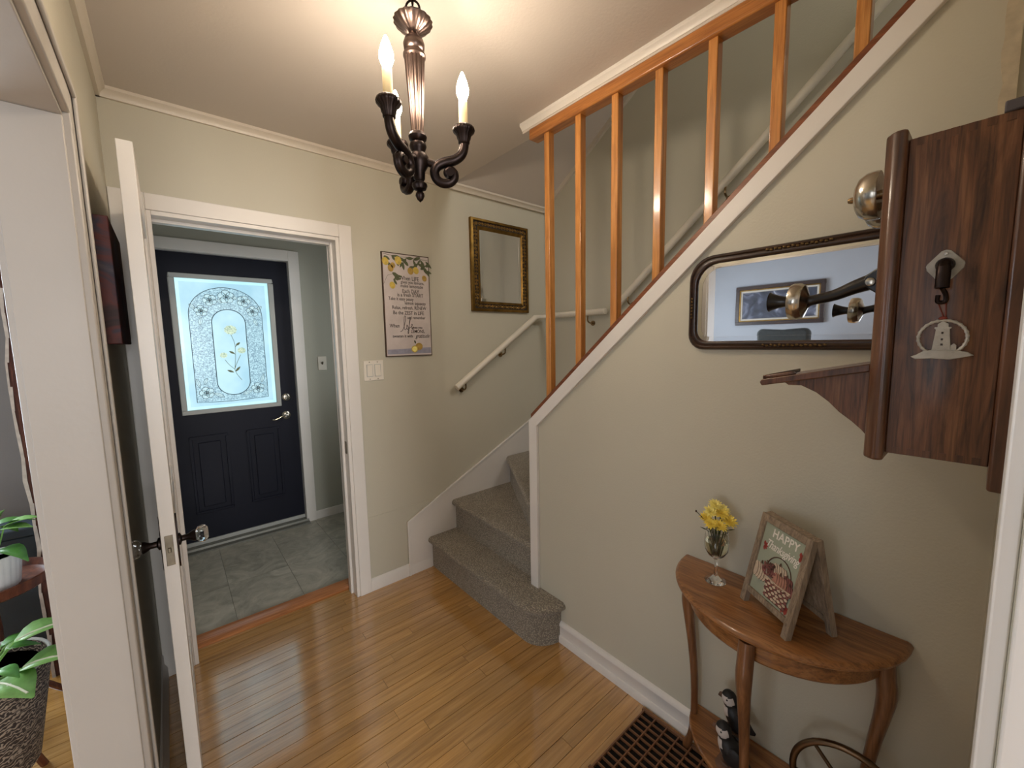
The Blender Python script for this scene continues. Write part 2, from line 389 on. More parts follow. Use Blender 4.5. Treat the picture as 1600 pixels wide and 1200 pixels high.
# --- floors
fl = struct('floor', MB().box(XLO, XR+.0, -.16, 2.385, -.06, -.012), 'subfloor', 'honey oak strip floor of the hallway', 'floor')
unit = MB().box(0, 1, 0, 1, -.012, 0)
PL = 0.0572
pm = None
rows = int((2.378+.16)/PL)+1
def plank_row(parent, y, x0, x1, lmin, lmax):
    global pm
    x = x0; first = True
    while x < x1-0.001:
        L = random.uniform(lmin, lmax)*(random.uniform(.3, 1) if first else 1); first = False
        if x1-(x+L) < 0.18: L = x1-x
        if pm is None:
            o = build('plank', unit, 'floor_oak', parent, bevel=0); pm = o
        else: o = copy_obj(pm, parent)
        g = random.uniform(.0008, .0034); o.location = (x+.0006, y+g/2, random.uniform(-.0008, 0)); o.scale = (L-.0012, min(PL, 2.378-y)-g if parent == fl else PL-g, 1); x += L
for i in range(rows):
    plank_row(fl, -.16+i*PL, XL, XR, .9, 2.8)
fl2 = struct('floor', MB().box(-3.4, XLO, -.16, 3.2, -.06, -.012), 'subfloor', 'oak strip floor of the living room seen left of the white jamb', 'floor')
for i in range(22):
    plank_row(fl2, 1.27+i*PL, -1.7, XLO, .7, 1.4)
struct('floor', MB().box(-3.4, -1.7, -.16, 3.2, -.012, 0).box(-1.7, XLO, -.16, 1.268, -.012, 0).box(-1.7, XLO, 1.27+22*PL+.002, 3.2, -.012, 0).box(-3.4, 2.0, -3.6, -.161, -.06, 0), 'floor_oak', 'oak floor of the living room behind the camera', 'floor')
ft = struct('floor', MB().box(-.145, 1.35, 2.487, VY, -.06, -.004), 'sill_metal', 'grey marbled vinyl tile floor of the entry vestibule', 'floor')
tm = None
for xi in range(-1, 4):
    for yi in range(2):
        x0 = max(.17+.326*xi, -.145); x1 = min(.17+.326*(xi+1), 1.35); y0 = [2.487, 2.915][yi]; y1 = [2.915, VY][yi]
        if tm is None: tm = o = build('tile', MB().box(0, 1, 0, 1, -.004, 0), 'tile', ft)
        else: o = copy_obj(tm, ft)
        o.location = (x0+.001, y0+.001, 0); o.scale = (x1-x0-.002, y1-y0-.002, 1)
struct('trim_1', MB().prism([(2.378, -.012), (2.378, .006), (2.386, .012), (2.478, .012), (2.487, .004), (2.487, -.012)], -.02, .738, 'x'), 'threshold_wood', 'reddish oak threshold strip in the doorway', 'threshold')
# --- ceilings
struct('ceiling', MB().box(XLO, XR, -.15, YF+.11, ZC, ZC+.12).box(XR, XR+WT, 1.48, YF+.11, ZC, ZC+.12), 'ceiling_paint', 'smooth off-white hallway ceiling above the chandelier', 'ceiling')
zs = lambda y: ZC+(YF-y)*.66
struct('ceiling', MB().prism([(YF, zs(YF)), (YF, zs(YF)+.1), (-1.6, zs(-1.6)+.1), (-1.6, zs(-1.6))], XR+WT, XS, 'x'), 'ceiling_paint', 'sloping ceiling over the staircase behind the balusters', 'ceiling')
struct('ceiling', MB().box(-.145, 1.35, YF+.115, VY+.1, 2.40, 2.5), 'ceiling_paint', 'ceiling of the entry vestibule', 'ceiling')
struct('ceiling', MB().box(-3.4, XLO, -3.6, 3.3, ZC, ZC+.1).box(XLO, 2.0, -3.6, -.15, ZC, ZC+.1), 'ceiling_paint', 'living room ceiling behind the camera', 'ceiling')
# --- walls
DX0, DX1, DZ = -.02, .737, 2.008     # doorway to the vestibule
wf = MB().box(XL, DX0, YF, YF+WT, 0, ZC).box(DX0, DX1, YF, YF+WT, DZ, ZC).box(DX1, XR-.012, YF, YF+WT, 0, ZC)
wf.box(XR-.012, XS+.1, YF+.006, YF+WT, 0, 3.0)
wall_far = struct('wall_far', wf, 'wall_paint', 'sage beige hallway wall with the vestibule doorway and lemon sign', 'wall')
build('wall_panel', MB().box(.805, 1.322, YF-.0035, YF, .07, .445), 'wall_paint', wall_far, bevel=.001)
OY0, OY1, OZ = .1, 1.27, 1.94
wl = MB().box(XLO, XL, OY1, YF+WT, 0, ZC).box(XLO, XL, OY0, OY1, OZ, ZC).box(XLO, XL, -.15, OY0, 0, ZC)
struct('wall_left', wl, 'wall_paint', 'narrow beige wall behind the open white door', 'wall')
diag = lambda y: 1.062-(y-1.45)*.872
wr = MB().prism([(1.45, 0), (-.15, 0), (-.15, diag(-.15)), (1.45, diag(1.45))], XR, XR+WT, 'x')
wall_right = struct('wall_right', wr, 'wall_paint', 'beige wall under the stair slope holding the long mirror', 'wall')
struct('wall_near', MB().box(.6, XR, -.15, YN, 0, ZC).box(XLO, .6, -.15, YN, 2.05, ZC), 'wall_paint', 'beige wall carrying the antique telephone', 'wall')
struct('wall_stair', MB().box(XS, XS+.1, -1.7, YF+.1, 0, 5.2).box(XR+WT, XS, -1.7, -1.6, 0, 3.4).box(XR+WT, XS, -1.7, -1.6, 4.4, 5.2).box(XR+WT, 1.52, -1.7, -1.6, 3.4, 4.4).box(2.22, XS, -1.7, -1.6, 3.4, 4.4).box(XR+.02, XR+WT, -1.7, 1.47, 2.405, 5.2).box(XR+.02, XR+WT, 1.47, YF+.1, ZC+.115, 4.0).box(XR+.02, XR+WT, -1.7, -.15, 0, 2.41), 'wall_paint', 'beige stairwell wall behind the balusters with the handrail', 'wall')
struct('wall_vestibule', MB().box(-.16, -.062-.02, VY, VY+.12, 0, 2.5).box(.784, 1.36, VY, VY+.12, 0, 2.5).box(-.082, .784, VY, VY+.12, 2.1, 2.5), 'vestibule_paint', 'grey-green vestibule wall around the navy front door', 'wall')
struct('wall_vestibule_side', MB().box(1.35, 1.42, YF+WT, 2.7, 0, 2.5).box(1.35, 1.42, 3.2, VY, 0, 2.5).box(1.35, 1.42, 2.7, 3.2, 0, 1.0).box(1.35, 1.42, 2.7, 3.2, 2.0, 2.5).box(-.2, -.145, YF+WT, VY, 0, 2.5), 'vestibule_paint', 'grey-green side walls of the vestibule', 'wall')
struct('wall_vestibule_back', MB().box(-.145, DX0, YF+WT, YF+WT+.006, 0, 2.5).box(DX1, 1.35, YF+WT, YF+WT+.006, 0, 2.5).box(DX0, DX1, YF+WT, YF+WT+.006, DZ, 2.5), 'vestibule_paint', 'grey-green back face of the doorway wall inside the vestibule', 'wall')
# living room shell
struct('wall_living_garden', MB().box(-3.4, -2.55, 3.2, 3.32, 0, ZC).box(-.95, XLO+.05, 3.2, 3.32, 0, ZC).box(-2.55, -.95, 3.2, 3.32, 0, .8).box(-2.55, -.95, 3.2, 3.32, 2.1, ZC), 'living_shaded', 'grey living room wall with a window, left of the white jamb', 'wall')
struct('wall_living_west', MB().box(-3.4, -3.3, -3.6, -1.4, 0, ZC).box(-3.4, -3.3, .4, 3.3, 0, ZC).box(-3.4, -3.3, -1.4, .4, 0, .8).box(-3.4, -3.3, -1.4, .4, 2.1, ZC), 'living_paint', 'pale blue-grey living room wall seen in the long mirror', 'wall')
struct('wall_living_street', MB().box(-3.4, -.6, -3.6, -3.5, 0, ZC).box(.4, 2.0, -3.6, -3.5, 0, ZC).box(-.6, .4, -3.6, -3.5, 0, .8).box(-.6, .4, -3.6, -3.5, 2.1, ZC), 'living_paint', 'living room street wall behind the camera', 'wall')
struct('wall_living_east', MB().box(XR+.001, XR+.02, -3.5, -.15, 0, ZC), 'living_paint', 'living room wall behind the camera to the right', 'wall')
struct('wall_living_back', MB().box(XLO-.006, XLO, OY1, 3.2, 0, ZC).box(XLO-.006, XLO, OY0, OY1, OZ, ZC), 'living_paint', 'living room face of the wall beside the white jamb', 'wall')
def window(n, x0, x1, y, label):
    w_ = thing('window_%d' % n, label, 'window', ((x0+x1)/2, y, .8), kind='structure')
    m = MB().box(x0, x0+.06, y-.03, y+.03, .8, 2.1).box(x1-.06, x1, y-.03, y+.03, .8, 2.1).box(x0, x1, y-.03, y+.03, .8, .86).box(x0, x1, y-.03, y+.03, 2.04, 2.1).box((x0+x1)/2-.02, (x0+x1)/2+.02, y-.02, y+.02, .86, 2.04)
    build('window_frame', m, 'white_trim', w_)
window(1, -2.55, -.95, 3.26, 'living room garden window beyond the white jamb')
w3 = thing('window_3', 'added side window giving the vestibule fill light, out of view', 'window', (1.385, 2.95, 1.0), kind='structure')
build('window_frame', MB().box(1.37, 1.40, 2.7, 2.73, 1, 2).box(1.37, 1.40, 3.17, 3.2, 1, 2).box(1.37, 1.40, 2.73, 3.17, 1, 1.03).box(1.37, 1.40, 2.73, 3.17, 1.97, 2), 'white_trim', w3)
w4 = thing('window_4', 'added west window for fill light, out of view', 'window', (-3.35, -.5, .8), kind='structure')
build('window_frame', MB().box(-3.37, -3.33, -1.4, -1.34, .8, 2.1).box(-3.37, -3.33, .34, .4, .8, 2.1).box(-3.37, -3.33, -1.34, .34, .8, .86).box(-3.37, -3.33, -1.34, .34, 2.04, 2.1), 'white_trim', w4)
w5 = thing('window_5', 'added upstairs window for stair fill light, out of view', 'window', (1.87, -1.65, 3.4), kind='structure')
build('window_frame', MB().box(1.52, 1.56, -1.67, -1.63, 3.4, 4.4).box(2.18, 2.22, -1.67, -1.63, 3.4, 4.4).box(1.56, 2.18, -1.67, -1.63, 3.4, 3.44).box(1.56, 2.18, -1.67, -1.63, 4.36, 4.4), 'white_trim', w5)
window(2, -.6, .4, -3.55, 'living room street window behind the camera')

# --- trims
def casing_set(name, label, pts_list, mat='white_trim', cat='door casing', bevel=.003):
    m = MB()
    for b_ in pts_list: m.box(*b_)
    return struct(name, m, mat, label, cat, bevel=bevel)
cw = .066
t = thing('trim_2', 'white casing and jamb around the vestibule doorway', 'door casing', (.36, YF, 0), kind='structure')
build('casing_upright', MB().box(DX1, DX1+cw, YF-.02, YF, 0, DZ+cw), 'white_trim', t, bevel=.003)
build('casing_upright', MB().box(XL+.001, DX0, YF-.02, YF, 0, DZ+cw), 'white_trim', t, bevel=.003)
build('casing_head', MB().box(DX0, DX1, YF-.02, YF, DZ, DZ+cw), 'white_trim', t, bevel=.003)
build('jamb', MB().box(DX1-.018, DX1, YF-.014, YF+WT+.006, 0, DZ-.0), 'white_trim', t, bevel=.002)
build('jamb', MB().box(DX0, DX0+.016, YF-.014, YF+WT+.006, 0, DZ), 'white_trim', t, bevel=.002)
build('jamb_head', MB().box(DX0+.016, DX1-.018, YF-.014, YF+WT+.006, DZ-.018, DZ), 'white_trim', t, bevel=.002)
build('door_stop', MB().box(DX1-.032, DX1-.018, YF+.045, YF+.085, 0, DZ-.018).box(DX0+.016, DX1-.032, YF+.045, YF+.085, DZ-.032, DZ-.018), 'white_trim', t, bevel=.002)
build('strike_plate', MB().box(DX1-.0195, DX1-.018, YF+.008, YF+.034, .84, .91), 'latch_steel', t)
# living room opening: jamb face, soffit and hall-side casing
t = thing('trim_3', 'broad white jamb and head of the living room opening on the left', 'jamb', (-.18, OY1, 0), kind='structure')
build('jamb', MB().box(XLO-.010, XL+.004, OY1-.016, OY1, 0, OZ-.016), 'white_trim_shaded', t, bevel=.002)
build('jamb_head', MB().box(XLO-.010, XL+.004, OY0, OY1, OZ-.016, OZ), 'white_trim_shaded', t, bevel=.002)
cx0, cx1 = XL, XL+.016
build('casing_upright', MB().box(cx0, cx1, OY1-.008, OY1+.062, 0, OZ+.062).box(cx1, cx1+.007, OY1+.046, OY1+.062, 0, OZ+.062), 'white_trim_shaded', t, bevel=.003)
build('casing_head', MB().box(cx0, cx1, OY0-.06, OY1-.008, OZ-.008, OZ+.062).box(cx1, cx1+.007, OY0-.06, OY1+.046, OZ+.046, OZ+.062), 'white_trim_shaded', t, bevel=.003)
build('casing_upright', MB().box(XLO-.020, XLO-.006, OY1-.008, OY1+.062, 0, OZ+.062), 'white_trim_shaded', t, bevel=.003)
# near doorway casing at the right edge
t = thing('trim_4', 'white door casing at the right edge beside the telephone', 'door casing', (.6, YN, 0), kind='structure')
build('casing_upright', MB().box(.602, .672, YN, -.0165, 0, 2.1), 'white_trim', t, bevel=.002)
build('jamb', MB().box(.586, .6, -.16, -.031, 0, 2.05), 'white_trim', t, bevel=.002)
# crown mouldings
def crown(name, label, prof, a, b, ax):
    return struct(name, MB().prism(prof, a, b, ax), 'cream_trim', label, 'crown moulding')
cp = lambda s, y: [(y, ZC-.038), (y-s*.012, ZC-.038), (y-s*.014, ZC-.026), (y-s*.024, ZC-.016), (y-s*.03, ZC-.012), (y-s*.03, ZC), (y, ZC)]
crown('trim_5', 'cream crown moulding above the doorway and lemon sign', cp(1, YF), XL, XS, 'x')
m = MB().prism([(p, z) for p, z in cp(-1, XL)], -.15, YF, 'y'); struct('trim_6', m, 'cream_trim', 'cream crown moulding along the left wall', 'crown moulding')
m = MB().prism([(XR+.02, ZC-.03), (XR-.004, ZC-.03), (XR-.006, ZC-.024), (XR-.018, ZC-.012), (XR-.018, ZC), (XR+.02, ZC)], YN, 1.482, 'y')
struct('trim_7', m, 'white_trim', 'white moulding on the ceiling edge above the wooden stair rail', 'crown moulding', bevel=.001)
struct('trim_8', MB().box(XR-.001, XR+WT+.002, YN, 1.48, 2.404, ZC-.03), 'ceiling_paint', 'painted fascia between ceiling moulding and stair rail', 'fascia')
m = MB().prism([(YF-.02, zs(YF-.02)-.035), (YF-.02, zs(YF-.02)), (-1.6, zs(-1.6)), (-1.6, zs(-1.6)-.035)], XS-.02, XS, 'x')
struct('trim_9', m, 'cream_trim', 'sloping moulding where stairwell ceiling meets its wall', 'crown moulding')
# baseboards
def base_prof(x): return [(x, 0), (x-.018, 0), (x-.018, .026), (x-.015, .034), (x-.011, .036), (x-.011, .078), (x-.015, .084), (x-.013, .094), (x-.006, .102), (x, .104)]
struct('baseboard_right', MB().prism(base_prof(XR), YN, 1.256, 'y'), 'white_trim', 'white moulded baseboard beneath the stair wall', 'baseboard')
bp = [(YF, 0), (YF-.016, 0), (YF-.016, .058), (YF-.011, .07), (YF-.006, .075), (YF, .075)]
struct('baseboard_far', MB().prism(bp, DX1+cw, 1.2, 'x'), 'white_trim', 'short white baseboard between doorway and stairs', 'baseboard')
m = MB().prism([(XL, 0), (XL+.016, 0), (XL+.016, .05), (XL+.006, .07), (XL+.006, .11), (XL, .115)], OY1+.062, YF-.02, 'y')
struct('baseboard_left', m, 'white_trim', 'white baseboard behind the open door', 'baseboard', bevel=.002)
struct('baseboard_vestibule', MB().box(.84, 1.35, VY-.012, VY, 0, .07), 'white_trim', 'white baseboard beside the front door', 'baseboard', bevel=.003)
# stair skirt on the far wall
m = MB().prism([(1.05, 0), (1.05, .347), (2.0, .80), (XS, .935), (XS, 0)], YF-.014, YF+.006, 'y')
sk = struct('trim_10', m, 'white_trim', 'white skirt board rising along the winder stairs', 'skirting', bevel=.002)
build('cap', MB().prism([(1.042, .0), (1.042, .352), (2.0, .81), (XS, .945), (XS, .932), (2.0, .795), (1.055, .342), (1.055, .0)], YF-.022, YF-.012, 'y'), 'white_trim', sk, bevel=.002)
# stringer trim on wall_right
t = thing('trim_11', 'white stringer trim edging the stair wall and its post', 'stringer', (XR, 1.42, .2), kind='structure')
m = MB().prism([(1.452, .205), (1.398, .205), (1.398, diag(1.398)-.068), (YN, diag(YN)-.068), (YN, diag(YN)), (1.452, diag(1.452))], XR-.016, XR, 'x')
build('raking_board', m, 'white_trim', t, bevel=.002)
m = MB().box(XR, XR+WT, 1.45, 1.456, .2, diag(1.45))
build('end_board', m, 'white_trim', t)
# rough plaster corner above the telephone
pts = []; random.seed(3)
zz = [1.5+i*.03 for i in range(32)]
ptl = [(0.027+random.uniform(-.005, .004), z) for z in zz]
m = MB().prism([(.004, 1.5)] + ptl + [(.004, zz[-1])], XR-.008, XR, 'x')
struct('trim_12', m, 'plaster', 'rough chipped plaster strip in the corner above the telephone', 'plaster')

# ================================================================== DOORS
d1 = thing('door_1', 'open white interior door seen edge-on with glass knobs', 'door', (-.04, 2.25, 0), kind='structure')
dx0, dx1, dy0, dy1, dzt = -.0575, -.0235, 1.495, 2.25, 1.988
m = MB()
st = .11
m.box(dx0, dx1, dy0, dy0+st, .01, dzt).box(dx0, dx1, dy1-st, dy1, .01, dzt).box(dx0, dx1, dy0+st, dy1-st, .01, .22).box(dx0, dx1, dy0+st, dy1-st, dzt-.12, dzt).box(dx0, dx1, dy0+st, dy1-st, .85, .97)
build('leaf', m, 'white_trim', d1, bevel=.0015)
build('panel', MB().box(dx0+.01, dx1-.01, dy0+st, dy1-st, .22, .85), 'white_trim', d1)
build('panel', MB().box(dx0+.01, dx1-.01, dy0+st, dy1-st, .97, dzt-.12), 'white_trim', d1)
build('latch_plate', MB().box(-.050, -.031, dy0-.0015, dy0, .822, .912), 'latch_steel', d1, bevel=.0008)
build('latch_bolt', MB().box(-.045, -.037, dy0-.006, dy0, .862, .876), 'latch_steel', d1, bevel=.002)
for s, xx in ((-1, dx0), (1, dx1)):
    e = MB().prism([(dy0+.075+.022*cos(a), .865+.085*sin(a)) for a in [2*pi*k/20 for k in range(20)]], xx, xx+s*.004, 'x')
    ro = build('escutcheon', e, 'bronze_dark', d1, bevel=.001)
    Mx = Matrix.Rotation(s*pi/2, 3, 'Y')
    kn = build('knob_shank', MB().lathe([(.018, 0), (.018, .004), (.009, .008), (.009, .022), (.016, .034), (.018, .04), (.012, .042)], (xx+s*.004, dy0+.06, .872), 16, Mx), 'bronze_dark', d1)
    build('glass_knob', MB().lathe([(.010, .0), (.013, .003), (.024, .010), (.027, .019), (.024, .029), (.016, .034), (0, .034)], (xx+s*.042, dy0+.06, .872), 12, Mx), 'knob_glass', kn, smooth=25)

d2 = thing('door_2', 'navy front door with a frosted floral glass panel', 'door', (.35, 3.6, 0), kind='structure')
FX0, FX1, FY, FZ0, FZ1 = -.062, .764, 3.6, .055, 2.088
GX0, GX1, GZ0, GZ1 = .045, .655, .975, 1.95
m = MB().box(FX0, GX0+.01, FY, FY+.045, FZ0, FZ1).box(GX1-.01, FX1, FY, FY+.045, FZ0, FZ1).box(GX0+.01, GX1-.01, FY, FY+.045, FZ0, GZ0+.01).box(GX0+.01, GX1-.01, FY, FY+.045, GZ1-.01, FZ1)
build('slab', m, 'door_navy', d2)
for (x0, x1) in ((.085, .275), (.425, .615)):
    pm_ = MB()
    z0, z1 = .27, .80
    # raised moulding frame
    for (a0, a1, b0, b1) in ((x0-.018, x1+.018, z0-.018, z0), (x0-.018, x1+.018, z1, z1+.018), (x0-.018, x0, z0, z1), (x1, x1+.018, z0, z1)):
        pm_.box(a0, a1, FY-.008, FY+.001, b0, b1)
    build('panel_moulding', pm_, 'door_navy', d2, bevel=.003)
    build('raised_panel', MB().prism([(x0+.03, z0+.03), (x1-.03, z0+.03), (x1-.03, z1-.03), (x0+.03, z1-.03)], FY-.008, FY, 'y'), 'door_navy', d2, bevel=.006)
fr = MB(); fw = .032
for (a0, a1, b0, b1) in ((GX0, GX1, GZ0, GZ0+fw), (GX0, GX1, GZ1-fw, GZ1), (GX0, GX0+fw, GZ0+fw, GZ1-fw), (GX1-fw, GX1, GZ0+fw, GZ1-fw)):
    fr.box(a0, a1, FY-.014, FY+.01, b0, b1)
build('glass_frame', fr, 'gasket_white', d2, bevel=.004)
px0, px1, pz0, pz1 = GX0+fw, GX1-fw, GZ0+fw, GZ1-fw
pane = build('pane', MB().box(px0, px1, FY+.006, FY+.016, pz0, pz1), 'frosted_glass', d2)
pw, ph = px1-px0, pz1-pz0
YG = FY+.005
def G(u, v, d=0.0): return Vector((px0+u*pw, YG-d, pz1-v*ph))
bv = MB(); q = .05
for (u0, u1, v0, v1) in ((0, 1, 0, .022), (0, 1, .978, 1), (0, .035, .022, .978), (.965, 1, .022, .978)):
    bv.box(px0+u0*pw, px0+u1*pw, FY+.003, FY+.0065, pz1-v1*ph, pz1-v0*ph)
build('pane_bevel', bv, 'bevel_glass', pane)
outer = []; inner = []
nA = 40
for k in range(nA+1):
    a = pi*k/nA; outer.append((.505-.40*cos(a), .27-.215*sin(a)))
outer = [(.105, .945), (.105, .7), (.105, .5)]+outer+[(.905, .5), (.905, .7), (.905, .945)]
for k in range(nA+1):
    a = pi*k/nA; inner.append((.52-.185*cos(a), .33-.105*sin(a)))
inn_bot = [(.52+.185*cos(pi*k/16), .80+.105*sin(pi*k/16)) for k in range(17)]
capsule = inner+inn_bot
# etched zone between the arch and the central capsule
ol = [G(*p) for p in outer]; il = [G(*p) for p in ([(.335, .80), (.335, .65), (.335, .5)]+inner+[(.705, .5), (.705, .65), (.705, .80)])]
ez = MB(); n_ = len(ol)
ez.add(ol+il, [(i, i+1, n_+i+1, n_+i) for i in range(n_-1)])
bl = [G(.105+.8*k/16, .945) for k in range(17)]; cb = [G(*p) for p in inn_bot[::-1]]
ez.add(bl+cb, [(i, i+1, 17+i+1, 17+i) for i in range(16)])
build('etched_field', ez, 'etched_glass', pane)
ln = MB()
def gl(pts, r=.0022, closed=False, d=.0008): ln.tube([G(u, v, d) for u, v in pts], r, 5, closed)
gl(outer+[(.7, .95), (.5, .955), (.3, .952)], .002, True); gl(capsule, .0026, True)
build('lead_outline', ln, 'lead_line', pane)
rs = MB(); rl = MB()
def rose(u, v, r, asp=pw/ph):
    for k in range(5):
        a = 2*pi*k/5+u*9
        rs.disc(G(u+.55*r*cos(a), v+.55*r*asp*sin(a), .0006), (1, 0, 0), (0, 0, 1), (0, -1, 0), .52*r*pw, .46*r*pw, .0006, 12)
        rl.tube([G(u+r*(.55*cos(a)+.5*cos(b)), v+asp*r*(.55*sin(a)+.46*sin(b)), .0014) for b in [2*pi*j/12 for j in range(12)]], .0017, 4, True)
    rl.tube([G(u+r*.5*(1-t_/18)*cos(t_*.75), v+r*.5*asp*(1-t_/18)*sin(t_*.75), .002) for t_ in range(18)], .0018, 4)
def leafp(u, v, du, dv, wd, tgt):
    a = G(u, v, .001); b = G(u+du, v+dv, .001); c = (a+b)/2; d = (b-a); nrm = Vector((d.z, 0, -d.x)).normalized()*wd*pw
    tgt.plate(catmull([a, c+nrm, b, c-nrm], 4, True), (0, -1, 0), .0006)
    rl.tube([a, b], .0012, 4); rl.tube(catmull([a, c+nrm, b, c-nrm], 4, True), .0013, 4, True)
for (u, v, r) in ((.235, .24, .07), (.335, .155, .075), (.515, .125, .088), (.705, .155, .075), (.80, .235, .07), (.215, .875, .078), (.79, .865, .074)): rose(u, v, r)
for (u, v, du, dv) in ((.23, .29, -.02, .06), (.17, .22, -.05, -.03), (.81, .29, .03, .06), (.86, .22, .05, -.03), (.42, .145, .04, .03), (.62, .145, -.03, -.03), (.15, .83, -.03, -.07), (.29, .88, .11, .04), (.72, .88, -.11, .03), (.84, .82, .03, -.07), (.2, .81, .03, -.05)):
    leafp(u, v, du, dv, .02, rs)
build('etched_rose', rs, 'etch_bright', pane); build('rose_outline', rl, 'lead_line', pane)
fs_ = MB(); fo = MB()
for (u, v, r) in ((.53, .385, .075), (.43, .585, .045), (.635, .55, .05)):
    for k in range(9):
        a = 2*pi*k/9; fs_.disc(G(u+.6*r*cos(a), v+.32*r*sin(a), .001), (1, 0, 0), (0, 0, 1), (0, -1, 0), .38*r*pw, .3*r*pw, .0008, 8)
    fs_.disc(G(u, v, .0012), (1, 0, 0), (0, 0, 1), (0, -1, 0), .5*r*pw, .35*r*pw, .0008, 10)
for pts in ([(.53, .42), (.565, .50), (.56, .60), (.545, .68), (.54, .70)], [(.54, .70), (.56, .74), (.61, .79)], [(.44, .62), (.48, .66), (.54, .70)], [(.62, .585), (.57, .65), (.545, .69)], [(.57, .52), (.61, .49)], [(.56, .58), (.50, .555)]):
    fo.tube([G(u, v, .001) for u, v in catmull([(p[0], p[1], 0) for p in pts], 4) for u, v in [(u, v)]] if False else [G(p.x, p.y, .001) for p in catmull([(a, b, 0) for a, b in pts], 4)], .0016, 5)
rl = MB()
for (u, v, du, dv) in ((.53, .725, -.075, -.02), (.545, .72, .06, -.04), (.575, .51, .05, -.025), (.555, .575, -.06, -.02)): leafp(u, v, du, dv, .014, fo)
build('etched_bloom', fs_, 'etch_yellow', pane); build('etched_stem', fo, 'etch_olive', pane)
Mb = Matrix.Rotation(pi/2, 3, 'X')
db = build('deadbolt', MB().lathe([(.030, 0), (.030, .006), (.024, .012), (.014, .013), (.014, .017), (0, .018)], (.692, FY, 1.041), 20, Mb), 'nickel', d2)
build('thumb_turn', MB().box(.689, .695, FY-.03, FY-.016, 1.027, 1.055), 'nickel', db, bevel=.002)
lv = build('lever_rose', MB().lathe([(.031, 0), (.031, .006), (.022, .012), (.012, .014), (.012, .035), (0, .036)], (.682, FY, .898), 20, Mb), 'nickel', d2)
build('lever', MB().tube(catmull([(.69, FY-.035, .9), (.66, FY-.042, .9), (.63, FY-.045, .888), (.60, FY-.045, .876), (.578, FY-.045, .88)], 4), .0075, 8), 'nickel', lv)
m = MB().box(FX0, FX1, FY-.012, FY+.03, .03, .057)
build('door_sweep', m, 'gasket_white', d2, bevel=.003)
struct('trim_13', MB().box(.766, .84, VY-.018, VY, 0, 2.168).box(-.14, -.064, VY-.018, VY, 0, 2.168).box(-.064, .766, VY-.018, VY, 2.092, 2.168).box(.766, .78, VY, FY+.05, .0, 2.1).box(-.078, -.064, VY, FY+.05, 0, 2.1).box(-.064, .766, VY, FY+.05, 2.09, 2.1), 'white_trim', 'white casing around the navy front door', 'door casing', bevel=.002)
struct('trim_14', MB().prism([(3.50, 0), (3.50, .012), (3.535, .016), (3.54, .03), (3.70, .03), (3.70, 0)], -.078, .78, 'x'), 'sill_metal', 'grey metal sill under the front door', 'door sill')

# ================================================================== STAIRS
stair = thing('staircase', 'grey carpeted winder staircase with a rounded bottom step', 'stairs', (1.6, 1.8, 0), kind='structure')
def step(plan, nose_idx, z0, z1, over=.03):
    """plan polygon (ccw) ; edges in nose_idx carry an overhanging rounded nosing"""
    n = len(plan); P = [Vector((p[0], p[1], 0)) for p in plan]
    area = sum(P[i].x*P[(i+1) % n].y-P[(i+1) % n].x*P[i].y for i in range(n))
    if area < 0: P = P[::-1]; nose_idx = [(n-2-i) % n for i in nose_idx]
    off = []
    for i in range(n):
        e0 = (i-1) % n; e1 = i; d = Vector((0, 0, 0)); k = 0
        acc = []
        for e in (e0, e1):
            t_ = (P[(e+1) % n]-P[e]).normalized(); acc.append((Vector((t_.y, -t_.x, 0)), 1.0 if e in nose_idx else 0.0))
        (n0, w0), (n1, w1) = acc
        det = n0.x*n1.y-n0.y*n1.x
        if abs(det) < 1e-4: d = n0*max(w0, w1)
        else: d = Vector(((w0*n1.y-w1*n0.y)/det, (n0.x*w1-n1.x*w0)/det, 0))
        off.append(d)
    lv_ = [(z0, 0.0), (z1-.048, 0.0), (z1-.042, .5), (z1-.03, .92), (z1-.018, 1.0), (z1-.008, .85), (z1, .45)]
    mb = MB(); vs = []; fs = []
    for z, s in lv_:
        for p, d in zip(P, off): vs.append(Vector((p.x, p.y, z))+d*over*s)
    L = len(lv_)
    for k in range(L-1):
        for i in range(n):
            j = (i+1) % n; fs.append((k*n+i, k*n+j, (k+1)*n+j, (k+1)*n+i))
    fs.append([(L-1)*n+i for i in range(n)]); fs.append(list(range(n))[::-1])
    mb.add(vs, fs); build('step', mb, 'carpet', stair, smooth=50)
yb = YF-.015
arc = [(1.344-.134*cos(a), 1.375-.118*sin(a)) for a in [pi/2*k/8 for k in range(9)]]
p1 = [(1.9, yb), (1.21, yb)]+arc+[(1.344, 1.457), (1.9, 1.457)]
step(p1, list(range(1, 2+8)), 0, .205)
p2 = [(2.1, yb), (1.395, yb), (1.375, 1.457), (2.1, 1.457)]
step(p2, [1], .0, .405)
XI = XR+WT+.002
p3 = [(XS-.002, yb), (1.875, yb), (1.40, 1.50), (1.40, 1.457), (XI+.5, 1.457), (XS-.002, 1.46)]
step(p3, [1], .2, .605)
p4 = [(XS-.002, 1.46), (XS-.002, 2.06), (XI, 1.47), (XI, 1.457), (XI, 1.3), (XS-.002, 1.3)]
step(p4, [1], .4, .805)
y = 1.44; z = 1.005
while z < 3.0:
    step([(XS-.002, y), (XI, y), (XI, y-.46), (XS-.002, y-.46)], [0], z-.4, z); y -= .2315; z += .2

